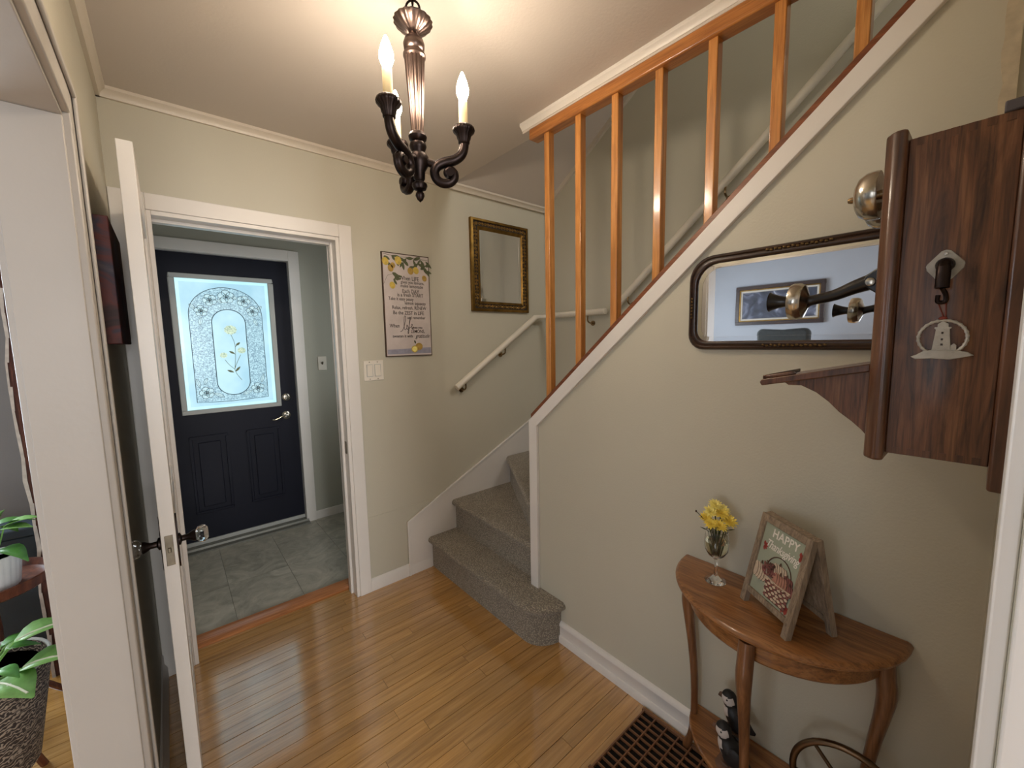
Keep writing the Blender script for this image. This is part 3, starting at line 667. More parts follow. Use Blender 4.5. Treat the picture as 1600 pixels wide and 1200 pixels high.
# balustrade
bl_ = thing('balustrade', 'orange wooden balusters between the white stringer and ceiling rail', 'balustrade', (XR+.02, .8, 1.0))
build('top_rail', MB().box(XR-.008, XR+.05, YN, 1.432, 2.357, 2.404), 'rail_wood', bl_, bevel=.006)
build('bottom_rail', MB().prism([(1.452, diag(1.452)), (YN, diag(YN)), (YN, diag(YN)+.03), (1.452, diag(1.452)+.03)], XR-.002, XR+WT, 'x'), 'cap_wood', bl_, bevel=.003)
for i in range(7):
    yc = 1.349-i*.1795; s = .030
    m = MB().prism([(yc-s, diag(yc-s)+.02), (yc, diag(yc)+.02), (yc, 2.36), (yc-s, 2.36)], XR+.006, XR+.04, 'x')
    build('baluster', m, 'baluster_wood', bl_, bevel=.003)
# handrails on the stair walls
def handrail(name, label, pts, brackets):
    h = thing(name, label, 'handrail', pts[0])
    build('rail', MB().tube(pts, .021, 14), 'white_rail_paint', h)
    for b0, wall in brackets:
        mm = MB().tube(catmull([Vector(b0)+Vector((0, 0, -.02)), Vector(b0)+Vector((0, 0, -.055)), Vector(b0)*.5+Vector(wall)*.5+Vector((0, 0, -.07)), Vector(wall)+Vector((0, 0, -.07))], 4), .0055, 6)
        d = (Vector(wall)-Vector(b0)).normalized()
        mm.tube([Vector(wall)+Vector((0, 0, -.07))-d*.006, Vector(wall)+Vector((0, 0, -.07))], .018, 12)
        build('bracket', mm, 'brass_old', h)
ry = YF-.05; rx = XS-.06
A, B, C_, D_ = (1.41, ry, 1.155), (2.12, ry, 1.62), (rx, ry-.03, 1.632), (rx, 1.66, 1.632)
def onl(P, Q, t): return tuple(Vector(P).lerp(Vector(Q), t))
br1 = onl(A, B, .1); br2 = onl(A, B, .58); br3 = onl(C_, D_, .72)
handrail('handrail', 'white round handrail rising below the gold mirror', [A, B, C_, D_], [(br1, (br1[0], YF+.006, br1[2])), (br2, (br2[0], YF+.006, br2[2])), (br3, (XS, br3[1], br3[2]))])
E_, F_ = (rx, 1.58, 1.655), (rx, .1, 2.955)
b4 = onl(E_, F_, .06); b5 = onl(E_, F_, .44); b6 = onl(E_, F_, .78)
handrail('handrail', 'white upper handrail climbing behind the balusters', [E_, F_], [(b, (XS, b[1], b[2])) for b in (b4, b5, b6)])

# ================================================================== CHANDELIER
CX, CY = .595, 1.1
ch = thing('chandelier', 'dark bronze chandelier with three lit candle bulbs', 'chandelier', (CX, CY, 1.853))
def flute(n, amp): return lambda a, z: 1+amp*cos(n*a)
Rr = Vector((cos(YAW), -sin(YAW), 0)); Ff = Vector((sin(YAW), cos(YAW), 0))
c0 = (CX, CY, 0)
build('finial', MB().lathe([(0, 1.853), (.008, 1.860), (.013, 1.871), (.012, 1.878), (.007, 1.884), (.018, 1.889), (.022, 1.898), (.021, 1.904), (.010, 1.912)], c0, 24), 'bronze_dark', ch)
build('hub', MB().lathe([(.011, 1.911), (.016, 1.918), (.017, 1.938), (.027, 1.955), (.028, 1.978), (.024, 1.984), (.02, 1.988)], c0, 28), 'bronze_dark', ch)
build('hub_collar', MB().lathe([(.017, 1.987), (.020, 1.996), (.022, 2.0), (.024, 2.006), (.022, 2.014), (.016, 2.018), (.024, 2.024), (.026, 2.032), (.022, 2.040), (.017, 2.044)], c0, 28), 'bronze_dark', ch)
build('column', MB().lathe([(.0165, 2.042), (.019, 2.10), (.0225, 2.16), (.0265, 2.235), (.0265, 2.24)], c0, 96, None, 0, flute(16, .06)), 'antique_bronze', ch, smooth=60)
build('column_cap', MB().lathe([(.027, 2.238), (.031, 2.242), (.031, 2.248), (.025, 2.252), (.024, 2.258), (.028, 2.262), (.0295, 2.275), (.025, 2.288), (.014, 2.295), (.012, 2.303)], c0, 32), 'antique_bronze', ch)
build('fluted_dish', MB().lathe([(.012, 2.302), (.022, 2.307), (.038, 2.316), (.050, 2.327), (.053, 2.332), (.050, 2.336), (.02, 2.340), (0, 2.342)], c0, 96, None, 0, flute(18, .025)), 'antique_bronze', ch, smooth=60)
lk = MB().tube([(CX+.020*cos(a)*Rr.x, CY+.020*cos(a)*Rr.y, 2.364+.024*sin(a)) for a in [2*pi*k/20 for k in range(20)]], .003, 8, True)
build('hanging_loop', lk, 'bronze_dark', ch)
for k in range(2):
    dv = Ff if k == 0 else Rr
    build('chain_link', MB().tube([Vector((CX, CY, 2.394+k*.022))+dv*.008*cos(a)+Vector((0, 0, .018*sin(a))) for a in [2*pi*j/16 for j in range(16)]], .0025, 6, True), 'bronze_dark', ch)
build('canopy', MB().lathe([(.0, 2.418), (.012, 2.419), (.02, 2.424), (.05, 2.432), (.06, 2.443), (.06, ZC)], c0, 32), 'bronze_dark', ch)
for k, ang in enumerate((10, 130, 250)):
    a = radians(ang); d = Rr*cos(a)+Ff*sin(a)
    def Q(r, z): return Vector((CX, CY, z))+d*r
    prof = catmull([Q(.131, 2.032), Q(.131, 2.012), Q(.122, 1.99), Q(.10, 1.974), Q(.072, 1.966), Q(.052, 1.955), Q(.044, 1.938), Q(.05, 1.919), Q(.067, 1.909), Q(.087, 1.912), Q(.099, 1.925), Q(.098, 1.94), Q(.087, 1.946), Q(.079, 1.939), Q(.082, 1.931)], 5)
    nn = len(prof); rad = [.0125+.0015*sin(pi*min(1, i/(nn*.5))) if i < nn*.8 else .0125-.003*((i/nn)-.8)/.2 for i in range(nn)]
    am = MB().tube(prof, rad, 12); am.tube([Q(.020, 1.966), Q(.05, 1.958)], .011, 10)
    sd_ = d.cross(Vector((0, 0, 1)))
    for q_ in (-.6, 0, .6):
        am.tube([p_+sd_*(q_*r_)+(Vector((0, 0, 1)) if i_ < 18 else Vector((0, 0, 0)))*0 + (prof[min(i_+1, nn-1)]-prof[max(i_-1, 0)]).normalized().cross(sd_)*(r_*.93*math.sqrt(1-q_*q_)) for i_, (p_, r_) in enumerate(list(zip(prof, rad))[:int(nn*.8)])], .0016, 5)
    side = d.cross(Vector((0, 0, 1)))
    am.tube([Q(.087, 1.935)-side*.0165, Q(.087, 1.935)+side*.0165], .011, 14)
    arm = build('arm', am, 'bronze_dark', ch)
    cc = Q(.131, 0)
    build('candle_cup', MB().lathe([(.013, 2.02), (.016, 2.022), (.016, 2.03), (.019, 2.034), (.021, 2.045), (.030, 2.053), (.032, 2.058), (.030, 2.065), (.027, 2.068), (.0, 2.066)], cc, 80, None, 0, flute(20, .025)), 'bronze_dark', arm, smooth=60)
    build('candle_sleeve', MB().lathe([(.0125, 2.064), (.0125, 2.138), (.010, 2.142), (0, 2.142)], cc, 20), 'candle_sleeve', arm)
    build('flame_bulb', MB().lathe([(.0085, 2.140), (.013, 2.147), (.0178, 2.160), (.0175, 2.172), (.0135, 2.188), (.008, 2.202), (.0035, 2.213), (0, 2.217)], cc, 20), 'bulb_glow', arm)

# ================================================================== THINGS ON THE FAR WALL
U, V_, NF = Vector((1, 0, 0)), Vector((0, 0, 1)), Vector((0, -1, 0))
sx0, sx1, sz0, sz1 = .965, 1.264, 1.370, 1.967
ls = thing('wall_sign', 'white lemon print wall sign about making lemonade', 'sign', (1.115, YF, 1.37))
build('board', MB().box(sx0, sx1, YF-.012, YF, sz0, sz1), 'sign_edge', ls, bevel=.001)
build('face', MB().box(sx0+.006, sx1-.006, YF-.0135, YF-.011, sz0+.006, sz1-.006), 'sign_white', ls)
def S(u, v, d=0.0): return Vector((sx0+u*(sx1-sx0), YF-.0136-d, sz1-v*(sz1-sz0)))
def SM(u, v, d=0.0004):
    m_ = Matrix((U, V_, NF)).transposed().to_4x4(); m_.translation = S(u, v, d); return m_
lt = MB()
for body, u, v, s in (('When LIFE', .55, .235, .034), ('gives you lemons,', .62, .272, .026), ('make lemonade', .60, .309, .028), ('Each DAY', .57, .36, .032), ('is a fresh START', .56, .397, .030), ('Take it easy peasy', .36, .437, .026), ('lemon squeezy', .66, .475, .028), ('Relax, refresh, RENEW', .53, .522, .028), ('Be the ZEST in LIFE', .51, .572, .030), ('and remember', .67, .618, .024), ('When', .20, .70, .030), ('gives you', .68, .715, .022), ('LEMONS,', .69, .754, .028), ('sweeten it with', .36, .80, .025)):
    text(lt, body, s, SM(u, v), 0, 'CENTER', .0006, 0, 1.0, .82, .0002)
text(lt, 'gratitude', .034, SM(.79, .80), .35, 'CENTER', .0006, 0, .95, .8)
def script(mb, strokes, P, r):
    for st_ in strokes:
        mb.tube([P(p.x, p.y) for p in catmull([(a, b, 0) for a, b in st_], 6)], r, 5)
script(lt, [[(.31, .755), (.36, .74), (.41, .68), (.435, .62), (.42, .60), (.40, .63), (.395, .70), (.41, .735), (.44, .73)], [(.44, .73), (.465, .70), (.455, .69), (.455, .725), (.48, .73), (.52, .66), (.54, .625), (.525, .615), (.505, .68), (.49, .76), (.475, .775), (.475, .75), (.51, .72)], [(.51, .715), (.55, .71), (.575, .69), (.56, .68), (.545, .70), (.555, .725), (.60, .71)]], lambda u, v: S(u, v, .0008), .0013)
build('lettering', lt, 'print_dark', ls)
lm = MB(); lg = MB(); ld = MB()
def leafshape(mb, c, ang, L, W, u=U, v=V_, n=NF, th=.0006):
    a = Vector(c); d = u*cos(ang)+v*sin(ang); p = u*(-sin(ang))+v*cos(ang)
    mb.plate(catmull([a, a+d*L*.5+p*W, a+d*L, a+d*L*.5-p*W], 4, True), n, th)
random.seed(11)
for (u, v, a_) in ((.05, .04, 0), (.2, .03, 0), (.35, .04, 0), (.5, .04, 0), (.65, .05, 0), (.8, .04, 0), (.92, .05, 0), (.12, .09, 0), (.42, .08, 0), (.46, .06, 0), (.86, .11, 0), (.93, .14, 0), (.3, .06, 0), (.56, .12, 0), (.2, .19, 0), (.24, .22, 0), (.22, .25, 0), (.31, .2, 0), (.74, .08, 0), (.9, .1, 0)):
    for k in range(2):
        leafshape(lg, S(u, v, .0003+random.random()*.0004), random.uniform(-2.6, -.4)+k*.8, random.uniform(.035, .055), random.uniform(.006, .011))
lg.tube([S(.03, .02, .001), S(.3, .035, .001), S(.6, .03, .001), S(.97, .04, .001)], .0012, 5); lg.tube([S(.02, .3, .001), S(.1, .22, .001), S(.22, .2, .001)], .0008, 5)
for (u, v, r, m_) in ((.07, .09, .022, 0), (.17, .15, .02, 1), (.33, .07, .024, 0), (.58, .16, .021, 1), (.70, .15, .021, 0), (.88, .22, .018, 1), (.19, .31, .02, 0), (.22, .12, .016, 1)):
    build('lemon_print', MB().disc(S(u, v, .0012), U, V_, NF, r*.85, r, .0006, 20, .3), 'lemon_yellow' if m_ == 0 else 'lemon_dark', ls)
lb = MB()
lb.plate([S(.03, .93, .0002), S(.97, .915, .0002), S(.97, .975, .0002), S(.03, .975, .0002)], NF, .0004)
build('table_print', lb, 'sign_bluegrey', ls)
build('lemon_print', MB().disc(S(.70, .905, .001), U, V_, NF, .024, .022, .0006), 'lemon_dark', ls); build('lemon_print', MB().disc(S(.60, .93, .0018), U, V_, NF, .021, .021, .0006), 'lemon_yellow', ls)
leafshape(lg, S(.63, .875, .002), 2.0, .022, .005)
ring = MB().disc(S(.60, .93, .0024), U, V_, NF, .016, .016, .0003)
build('leaf_print', lg, 'leaf_print', ls)['kind'] = 'stuff'
build('lemon_slice', ring, 'flower_pale', ls)

# light switch by the doorway
sw = thing('light_switch', 'double rocker light switch plate below the lemon sign', 'light switch', (.89, YF, 1.297))
build('plate', MB().box(.832, .948, YF-.006, YF, 1.24, 1.354), 'plate_white', sw, bevel=.003)
for i, xx in enumerate((.866, .912)):
    build('bezel', MB().box(xx-.0185, xx+.0185, YF-.0075, YF-.0055, 1.262, 1.332), 'gasket_white', sw)
    pts = [(1.265, YF-.0075), (1.329, YF-.0075), (1.329, YF-.0125 if i == 0 else YF-.009), (1.297, YF-.0095), (1.265, YF-.009 if i == 0 else YF-.0125)]
    build('rocker', MB().prism([(b, a) for a, b in pts], xx-.0155, xx+.0155, 'x'), 'plate_white', sw, bevel=.001)
    for zz_ in (1.249, 1.345):
        build('screw', MB().lathe([(.003, 0), (.0028, .001), (0, .0014)], (xx, YF-.006, zz_), 10, Mb), 'latch_steel', sw)
vs_ = thing('light_switch', 'small toggle switch plate right of the front door', 'light switch', (.967, VY, 1.296))
build('plate', MB().box(.934, 1.0, VY-.006, VY, 1.239, 1.353), 'plate_white', vs_, bevel=.003)
build('toggle', MB().prism([(VY-.006, 1.285), (VY-.018, 1.303), (VY-.018, 1.311), (VY-.006, 1.303)], .961, .973, 'x'), 'latch_steel', vs_, bevel=.001)

# gold framed mirror
gm = thing('wall_mirror', 'upright mirror in an ornate antique gold frame', 'mirror', (1.835, YF+.006, 1.65))
gx0, gx1, gz0, gz1 = 1.58, 2.088, 1.655, 2.263; YB = YF+.006
ix0, ix1, iz0, iz1 = 1.656, 2.022, 1.722, 2.192
def frame_ring(o, i, y0, y1, y2):
    (a0, a1, b0, b1), (c0_, c1_, d0_, d1_) = o, i
    O = [(a0, b0), (a1, b0), (a1, b1), (a0, b1)]; I = [(c0_, d0_), (c1_, d0_), (c1_, d1_), (c0_, d1_)]
    vs = [(x, y0, z) for x, z in O]+[(x, y1, z) for x, z in O]+[(x, y2, z) for x, z in I]+[(x, y0, z) for x, z in I]
    fs = []
    for k in range(3):
        for j in range(4): fs.append((k*4+j, k*4+(j+1) % 4, (k+1)*4+(j+1) % 4, (k+1)*4+j))
    for j in range(4): fs.append((12+j, 12+(j+1) % 4, (j+1) % 4, j))
    return vs, fs
m = MB(); m.add(*frame_ring((gx0, gx1, gz0, gz1), (gx0+.018, gx1-.018, gz0+.018, gz1-.018), YB, YB-.022, YB-.028))
fo_ = build('outer_frame', m, 'gold_frame', gm, bevel=.002)
m = MB(); m.add(*frame_ring((gx0+.017, gx1-.017, gz0+.017, gz1-.017), (gx0+.058, gx1-.058, gz0+.052, gz1-.052), YB, YB-.018, YB-.016))
build('inlay', m, 'gold_dark', gm)
m = MB(); m.add(*frame_ring((gx0+.056, gx1-.056, gz0+.050, gz1-.050), (ix0, ix1, iz0, iz1), YB, YB-.022, YB-.012))
build('inner_bead', m, 'gold_frame', gm, bevel=.001)
orn = MB(); random.seed(5)
def scroll(c, s):
    c = Vector(c)
    orn.tube([c+U*(s*.011*cos(t_*.8)*(1-t_/16))+V_*(.011*sin(t_*.8)*(1-t_/16)) for t_ in range(14)], .0022, 5)
for k in range(24):
    zz_ = gz0+.04+k*(gz1-gz0-.08)/23
    for xx, s in ((gx0+.037, 1), (gx1-.037, -1)):
        scroll((xx+random.uniform(-.004, .004), YB-.019, zz_), s*(1 if k % 2 else -1)); orn.ell((xx+(.012 if k % 2 else -.012), YB-.018, zz_), .004, .003, .006, 6, 5)
for k in range(18):
    xx = gx0+.05+k*(gx1-gx0-.1)/17
    for zz_ in (gz0+.034, gz1-.034):
        scroll((xx, YB-.018, zz_), (1 if k % 2 else -1))
build('scrollwork', orn, 'gold_frame_light', gm)
build('mirror_glass', MB().box(ix0-.005, ix1+.005, YB-.010, YB-.003, iz0-.005, iz1+.005), 'mirror_glass', gm)
m = MB(); m.add(*frame_ring((ix0, ix1, iz0, iz1), (ix0+.018, ix1-.018, iz0+.018, iz1-.018), YB-.0095, YB-.0105, YB-.0112))
build('mirror_bevel', m, 'mirror_glass', gm, smooth=0)

# ================================================================== LONG MIRROR ON THE RIGHT WALL
lmr = thing('wall_mirror', 'long horizontal mirror in a dark carved frame behind the telephone', 'mirror', (XR, .34, 1.56))
my0, my1, mz0, mz1 = .02, .66, 1.41, 1.706
def octo(i, cr=.0):
    a0, a1, b0, b1 = my0+i, my1-i, mz0+i, mz1-i; rt = max(.075-i*.4, .02); rb = max(.05-i*.5, .015); pts = []
    for (cy_, cz_, r_, s0) in ((a1-rb, b0+rb, rb, -pi/2), (a1-rt, b1-rt, rt, 0), (a0+rt, b1-rt, rt, pi/2), (a0+rb, b0+rb, rb, pi)):
        for k in range(7):
            a = s0+pi/2*k/6; pts.append((cy_+r_*cos(a), cz_+r_*sin(a)))
    return pts
def ring_loops(mb, loops):
    n = len(loops[0][0]); vs = []
    for pts, x in loops: vs += [(x, p[0], p[1]) for p in pts]
    L = len(loops); fs = []
    for k in range(L-1):
        for j in range(n): fs.append((k*n+j, k*n+(j+1) % n, (k+1)*n+(j+1) % n, (k+1)*n+j))
    mb.add(vs, fs)
m = MB(); ring_loops(m, [(octo(0), XR), (octo(0), XR-.012), (octo(.004), XR-.018), (octo(.008), XR-.020), (octo(.012), XR-.016), (octo(.016), XR-.018), (octo(.021), XR-.020), (octo(.026), XR-.016), (octo(.028), XR-.008)])
build('frame', m, 'mirror_frame_dark', lmr, smooth=60)
g_in = octo(.027)
build('mirror_glass', MB().prism(g_in, XR-.010, XR-.004, 'x'), 'mirror_glass', lmr, smooth=0)
m = MB(); ring_loops(m, [(octo(.028), XR-.0103), (octo(.041), XR-.0107), (octo(.0412), XR-.0101)])
build('mirror_bevel', m, 'mirror_glass', lmr, smooth=0)
orn = MB()
for c_y, c_z in ((.36, mz1-.013), (.36, mz0+.013)):
    orn = MB()
    for k in range(-7, 8):
        orn.ell((XR-.0205, c_y+k*.0105, c_z+.002*(k % 2)), .002, .0045, .0035, 6, 5)
    build('carved_ornament', orn, 'ornament_gilt', lmr)
orn = MB()
for k in range(-3, 4): orn.ell((XR-.0205, my1-.013, 1.545+k*.010), .002, .0035, .0045, 6, 5)
build('carved_ornament', orn, 'ornament_gilt', lmr)

# ================================================================== TELEPHONE
ph_ = thing('wall_telephone', 'antique oak crank telephone on the right-hand wall', 'telephone', (1.05, YN, 1.2))
bx0, bx1 = .93, 1.17
build('backboard', MB().box(bx0-.012, bx1+.012, YN, -.008, 1.212, 1.86), 'phone_oak_dark', ph_, bevel=.004)
box = MB().box(bx0, bx1, -.008, .108, 1.247, 1.757)
bo = build('case', box, 'phone_oak', ph_, bevel=.0015)
fj = MB()
for zz_ in (1.2475, 1.7450):
    fj = MB()
    for k in range(6): fj.box(bx0-.0006, bx0+.004, .0+k*.018, .009+k*.018, zz_, zz_+.0115)
    build('finger_joint', fj, 'phone_oak_dark', bo)['kind'] = 'stuff'
m = MB().prism([(bx0-.016, .108), (bx0-.020, .114), (bx0-.020, .122), (bx0-.014, .129), (bx0-.010, .131), (bx0-.006, .1355), (bx1+.006, .1355), (bx1+.010, .131), (bx1+.014, .129), (bx1+.020, .122), (bx1+.020, .114), (bx1+.016, .108)], 1.235, 1.77, 'z')
build('front_door', m, 'phone_oak_dark', ph_, bevel=.004)
# bells
My = Matrix.Rotation(-pi/2, 3, 'X')
for xx in (1.005, 1.095):
    be = build('bell', MB().lathe([(.041, .014), (.0425, .018), (.041, .032), (.034, .043), (.022, .049), (.007, .051), (0, .051)], (xx, .1355, 1.70), 32, My), 'nickel', ph_)
    build('bell_nut', MB().lathe([(.006, .05), (.006, .055), (.004, .06), (0, .061)], (xx, .1355, 1.70), 12, My), 'brass_old', be)
    build('bell_post', MB().lathe([(.008, 0), (.008, .02)], (xx, .1355, 1.70), 12, My), 'brass_old', be)
# transmitter
tx = 1.05
tb = MB().prism([(.1355, 1.50), (.1355, 1.60), (.142, 1.60), (.150, 1.575), (.168, 1.562), (.172, 1.548), (.160, 1.535), (.148, 1.525), (.142, 1.50)], tx-.014, tx+.014, 'x')
tb.lathe([(.008, .0), (.008, .004), (.0, .006)], (tx-.014, .159, 1.549), 12, Matrix.Rotation(-pi/2, 3, 'Y'))
build('transmitter_bracket', tb, 'black_plastic', ph_, bevel=.002)
build('pivot_screw', MB().lathe([(.0075, .0), (.0075, .003), (.0, .005)], (tx-.019, .159, 1.549), 14, Matrix.Rotation(-pi/2, 3, 'Y')), 'nickel', ph_)
am = MB().tube(catmull([(tx, .160, 1.551), (tx, .185, 1.543), (tx, .215, 1.531), (tx, .245, 1.525), (tx, .262, 1.522)], 5), [.016, .0155, .015, .0145, .014, .0135, .013, .0125, .012, .0118, .0115, .0112, .011, .011, .0108, .0105, .0105, .0105, .011, .012, .014], 12)
build('transmitter_arm', am, 'black_plastic', ph_)
Mt = Matrix.Rotation(-pi/2+.06, 3, 'X')
tr = build('transmitter_cup', MB().lathe([(.010, -.004), (.018, .0), (.034, .006), (.0385, .014), (.0385, .024), (.0365, .030), (.033, .031), (.029, .029), (.0, .029)], (tx, .262, 1.522), 36, Mt), 'nickel', ph_)
build('mouthpiece', MB().lathe([(.011, .028), (.011, .040), (.0135, .052), (.019, .068), (.0215, .071), (.018, .068), (.012, .05), (0, .04)], (tx, .262, 1.522), 28, Mt), 'black_plastic', tr)
# writing shelf
def sh(y): return 1.400-(y-.13)*.22
shf = MB().prism([(.1355, sh(.1355)), (.305, sh(.305)), (.309, sh(.305)-.006), (.305, sh(.305)-.013), (.1355, sh(.1355)-.014)], bx0+.004, bx1-.004, 'x')
so = build('writing_shelf', shf, 'phone_oak_dark', ph_, bevel=.002)
build('pencil_lip', MB().prism([(.245, sh(.245)), (.303, sh(.303)), (.303, sh(.303)+.007), (.25, sh(.25)+.007)], bx0+.006, bx0+.014, 'x').prism([(.296, sh(.296)), (.304, sh(.304)), (.304, sh(.304)+.008), (.296, sh(.296)+.008)], bx0+.006, bx1-.006, 'x'), 'phone_oak_dark', so, bevel=.002)
bc = [(.1355, sh(.1355)-.012), (.27, sh(.27)-.012), (.262, sh(.27)-.018), (.24, sh(.24)-.024), (.215, sh(.24)-.036), (.195, sh(.24)-.052), (.178, sh(.24)-.070), (.16, sh(.24)-.084), (.145, sh(.24)-.098), (.1355, sh(.24)-.11)]
for xx in (bx0+.022, bx1-.036):
    build('shelf_bracket', MB().prism(bc, xx, xx+.014, 'x'), 'phone_oak', so, bevel=.001)
# crank
cyk, czk = .056, 1.552
dp = MB().prism([(cyk+.021*p[0], czk+.021*p[1]) for p in ((1, .1), (.95, .25), (.25, 1.12), (0, 1.2), (-.25, 1.12), (-.95, .25), (-1, .1), (-.95, -.2), (-.4, -.95), (.4, -.95), (.95, -.2))], bx0-.003, bx0, 'x')
cr = build('crank_plate', dp, 'pewter', ph_, bevel=.0008)
build('crank_screw', MB().lathe([(.0028, 0), (.0022, .0018), (0, .002)], (bx0-.003, cyk, czk+.019), 10, Matrix.Rotation(-pi/2, 3, 'Y')), 'nickel', cr)
build('crank_socket', MB().lathe([(.011, 0), (.011, .004), (.009, .012), (0, .013)], (bx0-.003, cyk, czk+.002), 16, Matrix.Rotation(-pi/2, 3, 'Y')), 'bronze_dark', cr)
build('crank_handle', MB().tube([(bx0-.013, cyk, czk+.004), (bx0-.022, cyk, czk-.004), (bx0-.024, cyk, czk-.034)], [.007, .0085, .0085], 12), 'bronze_dark', cr)
build('crank_hook', MB().tube(catmull([(bx0-.020, cyk, czk-.034), (bx0-.014, cyk-.004, czk-.044), (bx0-.012, cyk-.004, czk-.054), (bx0-.012, cyk+.004, czk-.054), (bx0-.014, cyk+.004, czk-.044)], 4), .003, 8), 'bronze_dark', cr)
build('top_block', MB().box(bx0-.004, bx0+.05, -.008, .012, 1.757, 1.772), 'tape_grey', ph_, bevel=.002)

# lighthouse ornament hanging from the crank hook
lo = thing('hanging_ornament', 'pewter lighthouse ornament in a rope ring hanging on the telephone', 'ornament', (bx0-.006, .052, 1.40))
oy, oz, ox = .052, 1.4425, bx0-.006
R_ = .0265
rp = MB(); npt = 60
pts = [(ox, oy+R_*cos(a), oz+R_*sin(a)) for a in [radians(-52)+radians(284)*k/npt for k in range(npt+1)]]
rp.tube(pts, [.0023*(1+.22*cos(k*pi/1.5)) for k in range(npt+1)], 8)
build('rope_ring', rp, 'pewter', lo)
tw = MB().prism([(oy+.0105, oz-.020), (oy+.0075, oz+.013), (oy+.0092, oz+.014), (oy+.0092, oz+.0165), (oy+.006, oz+.0165), (oy+.006, oz+.021), (oy+.003, oz+.0235), (oy, oz+.026), (oy-.003, oz+.0235), (oy-.006, oz+.021), (oy-.006, oz+.0165), (oy-.0092, oz+.0165), (oy-.0092, oz+.014), (oy-.0075, oz+.013), (oy-.0105, oz-.020)], ox-.002, ox+.002, 'x')
build('lighthouse_tower', tw, 'pewter', lo, bevel=.0006)
wd_ = MB()
for dz in (.006, -.004, -.012): wd_.box(ox-.0026, ox-.0019, oy-.0012, oy+.0012, oz+dz, oz+dz+.003)
build('tower_window', wd_, 'print_dark', lo)
build('keeper_house', MB().prism([(oy-.010, oz-.022), (oy-.010, oz-.012), (oy-.013, oz-.009), (oy-.016, oz-.012), (oy-.016, oz-.022)], ox-.0018, ox+.0018, 'x'), 'pewter', lo)
build('rocks', MB().prism([(oy+.034, oz-.030), (oy+.028, oz-.034), (oy+.01, oz-.0325), (oy-.01, oz-.034), (oy-.022, oz-.031), (oy-.035, oz-.027), (oy-.028, oz-.022), (oy-.02, oz-.020), (oy-.008, oz-.0195), (oy+.01, oz-.019), (oy+.019, oz-.0205), (oy+.023, oz-.0235), (oy+.027, oz-.0265)], ox-.003, ox+.003, 'x'), 'pewter', lo, bevel=.001)
kt = MB().ell((ox, oy+.001, oz+.030), .003, .005, .003, 8, 6)
kt.tube([(ox, oy, oz+.030), (ox-.002, cyk+.0045, czk-.053)], .0008, 5); kt.tube([(ox, oy-.002, oz+.030), (ox-.002, cyk-.0045, czk-.053)], .0008, 5)
build('cord', kt, 'cord_red', lo)

# ================================================================== HALF-MOON TABLE
tb_ = thing('console_table', 'half-moon oak console table against the stair wall', 'table', (1.3, .365, 0))
TY = .365
def half(a, b, x=XR-.003, n=28): return [(x-a*cos(t_), TY+b*sin(t_)) for t_ in [-pi/2+pi*k/n for k in range(n+1)]]
def half_slab(mb, levels, x=XR-.003):
    vs = []; n = 29
    for a, b, z in levels: vs += [(p[0], p[1], z) for p in half(a, b, x)]
    L = len(levels); fs = []
    for k in range(L-1):
        for j in range(n): fs.append((k*n+j, k*n+(j+1) % n, (k+1)*n+(j+1) % n, (k+1)*n+j))
    fs += [list(range(n))[::-1], [(L-1)*n+j for j in range(n)]]
    mb.add(vs, fs)
m = MB(); half_slab(m, [(.255, .272, .662), (.268, .283, .668), (.275, .290, .674), (.276, .291, .680), (.270, .286, .687), (.264, .280, .690)])
build('table_top', m, 'table_oak', tb_, smooth=30)
m = MB(); half_slab(m, [(.228, .243, .598), (.232, .247, .604), (.232, .247, .662)])
build('apron', m, 'table_oak', tb_, smooth=30)
m = MB(); half_slab(m, [(.196, .235, .132), (.20, .24, .136), (.20, .24, .146), (.196, .236, .15)])
build('lower_shelf', m, 'table_oak', tb_, smooth=30)
def leg(p, out):
    o_ = Vector((out[0], out[1], 0)); b = Vector((p[0], p[1], 0))
    prof = [(.012, .655, .0235), (.017, .60, .0245), (.022, .555, .0245), (.016, .49, .020), (.004, .40, .0165), (-.006, .30, .0145), (-.010, .20, .0135), (-.008, .12, .0130), (.0, .05, .0135), (.010, .018, .017), (.012, .0, .016)]
    pts = catmull([b+o_*q+Vector((0, 0, z)) for q, z, r in prof], 4); rr = [p_.x*.85 for p_ in catmull([(r, 0, 0) for q, z, r in prof], 4)]
    build('leg', MB().tube(pts, rr, 12, up=(1, 0, 0)), 'table_leg_oak', tb_)
leg((XR-.045, TY+.232), (0, 1)); leg((XR-.045, TY-.232), (0, -1)); leg((XR-.232, TY), (-1, 0))

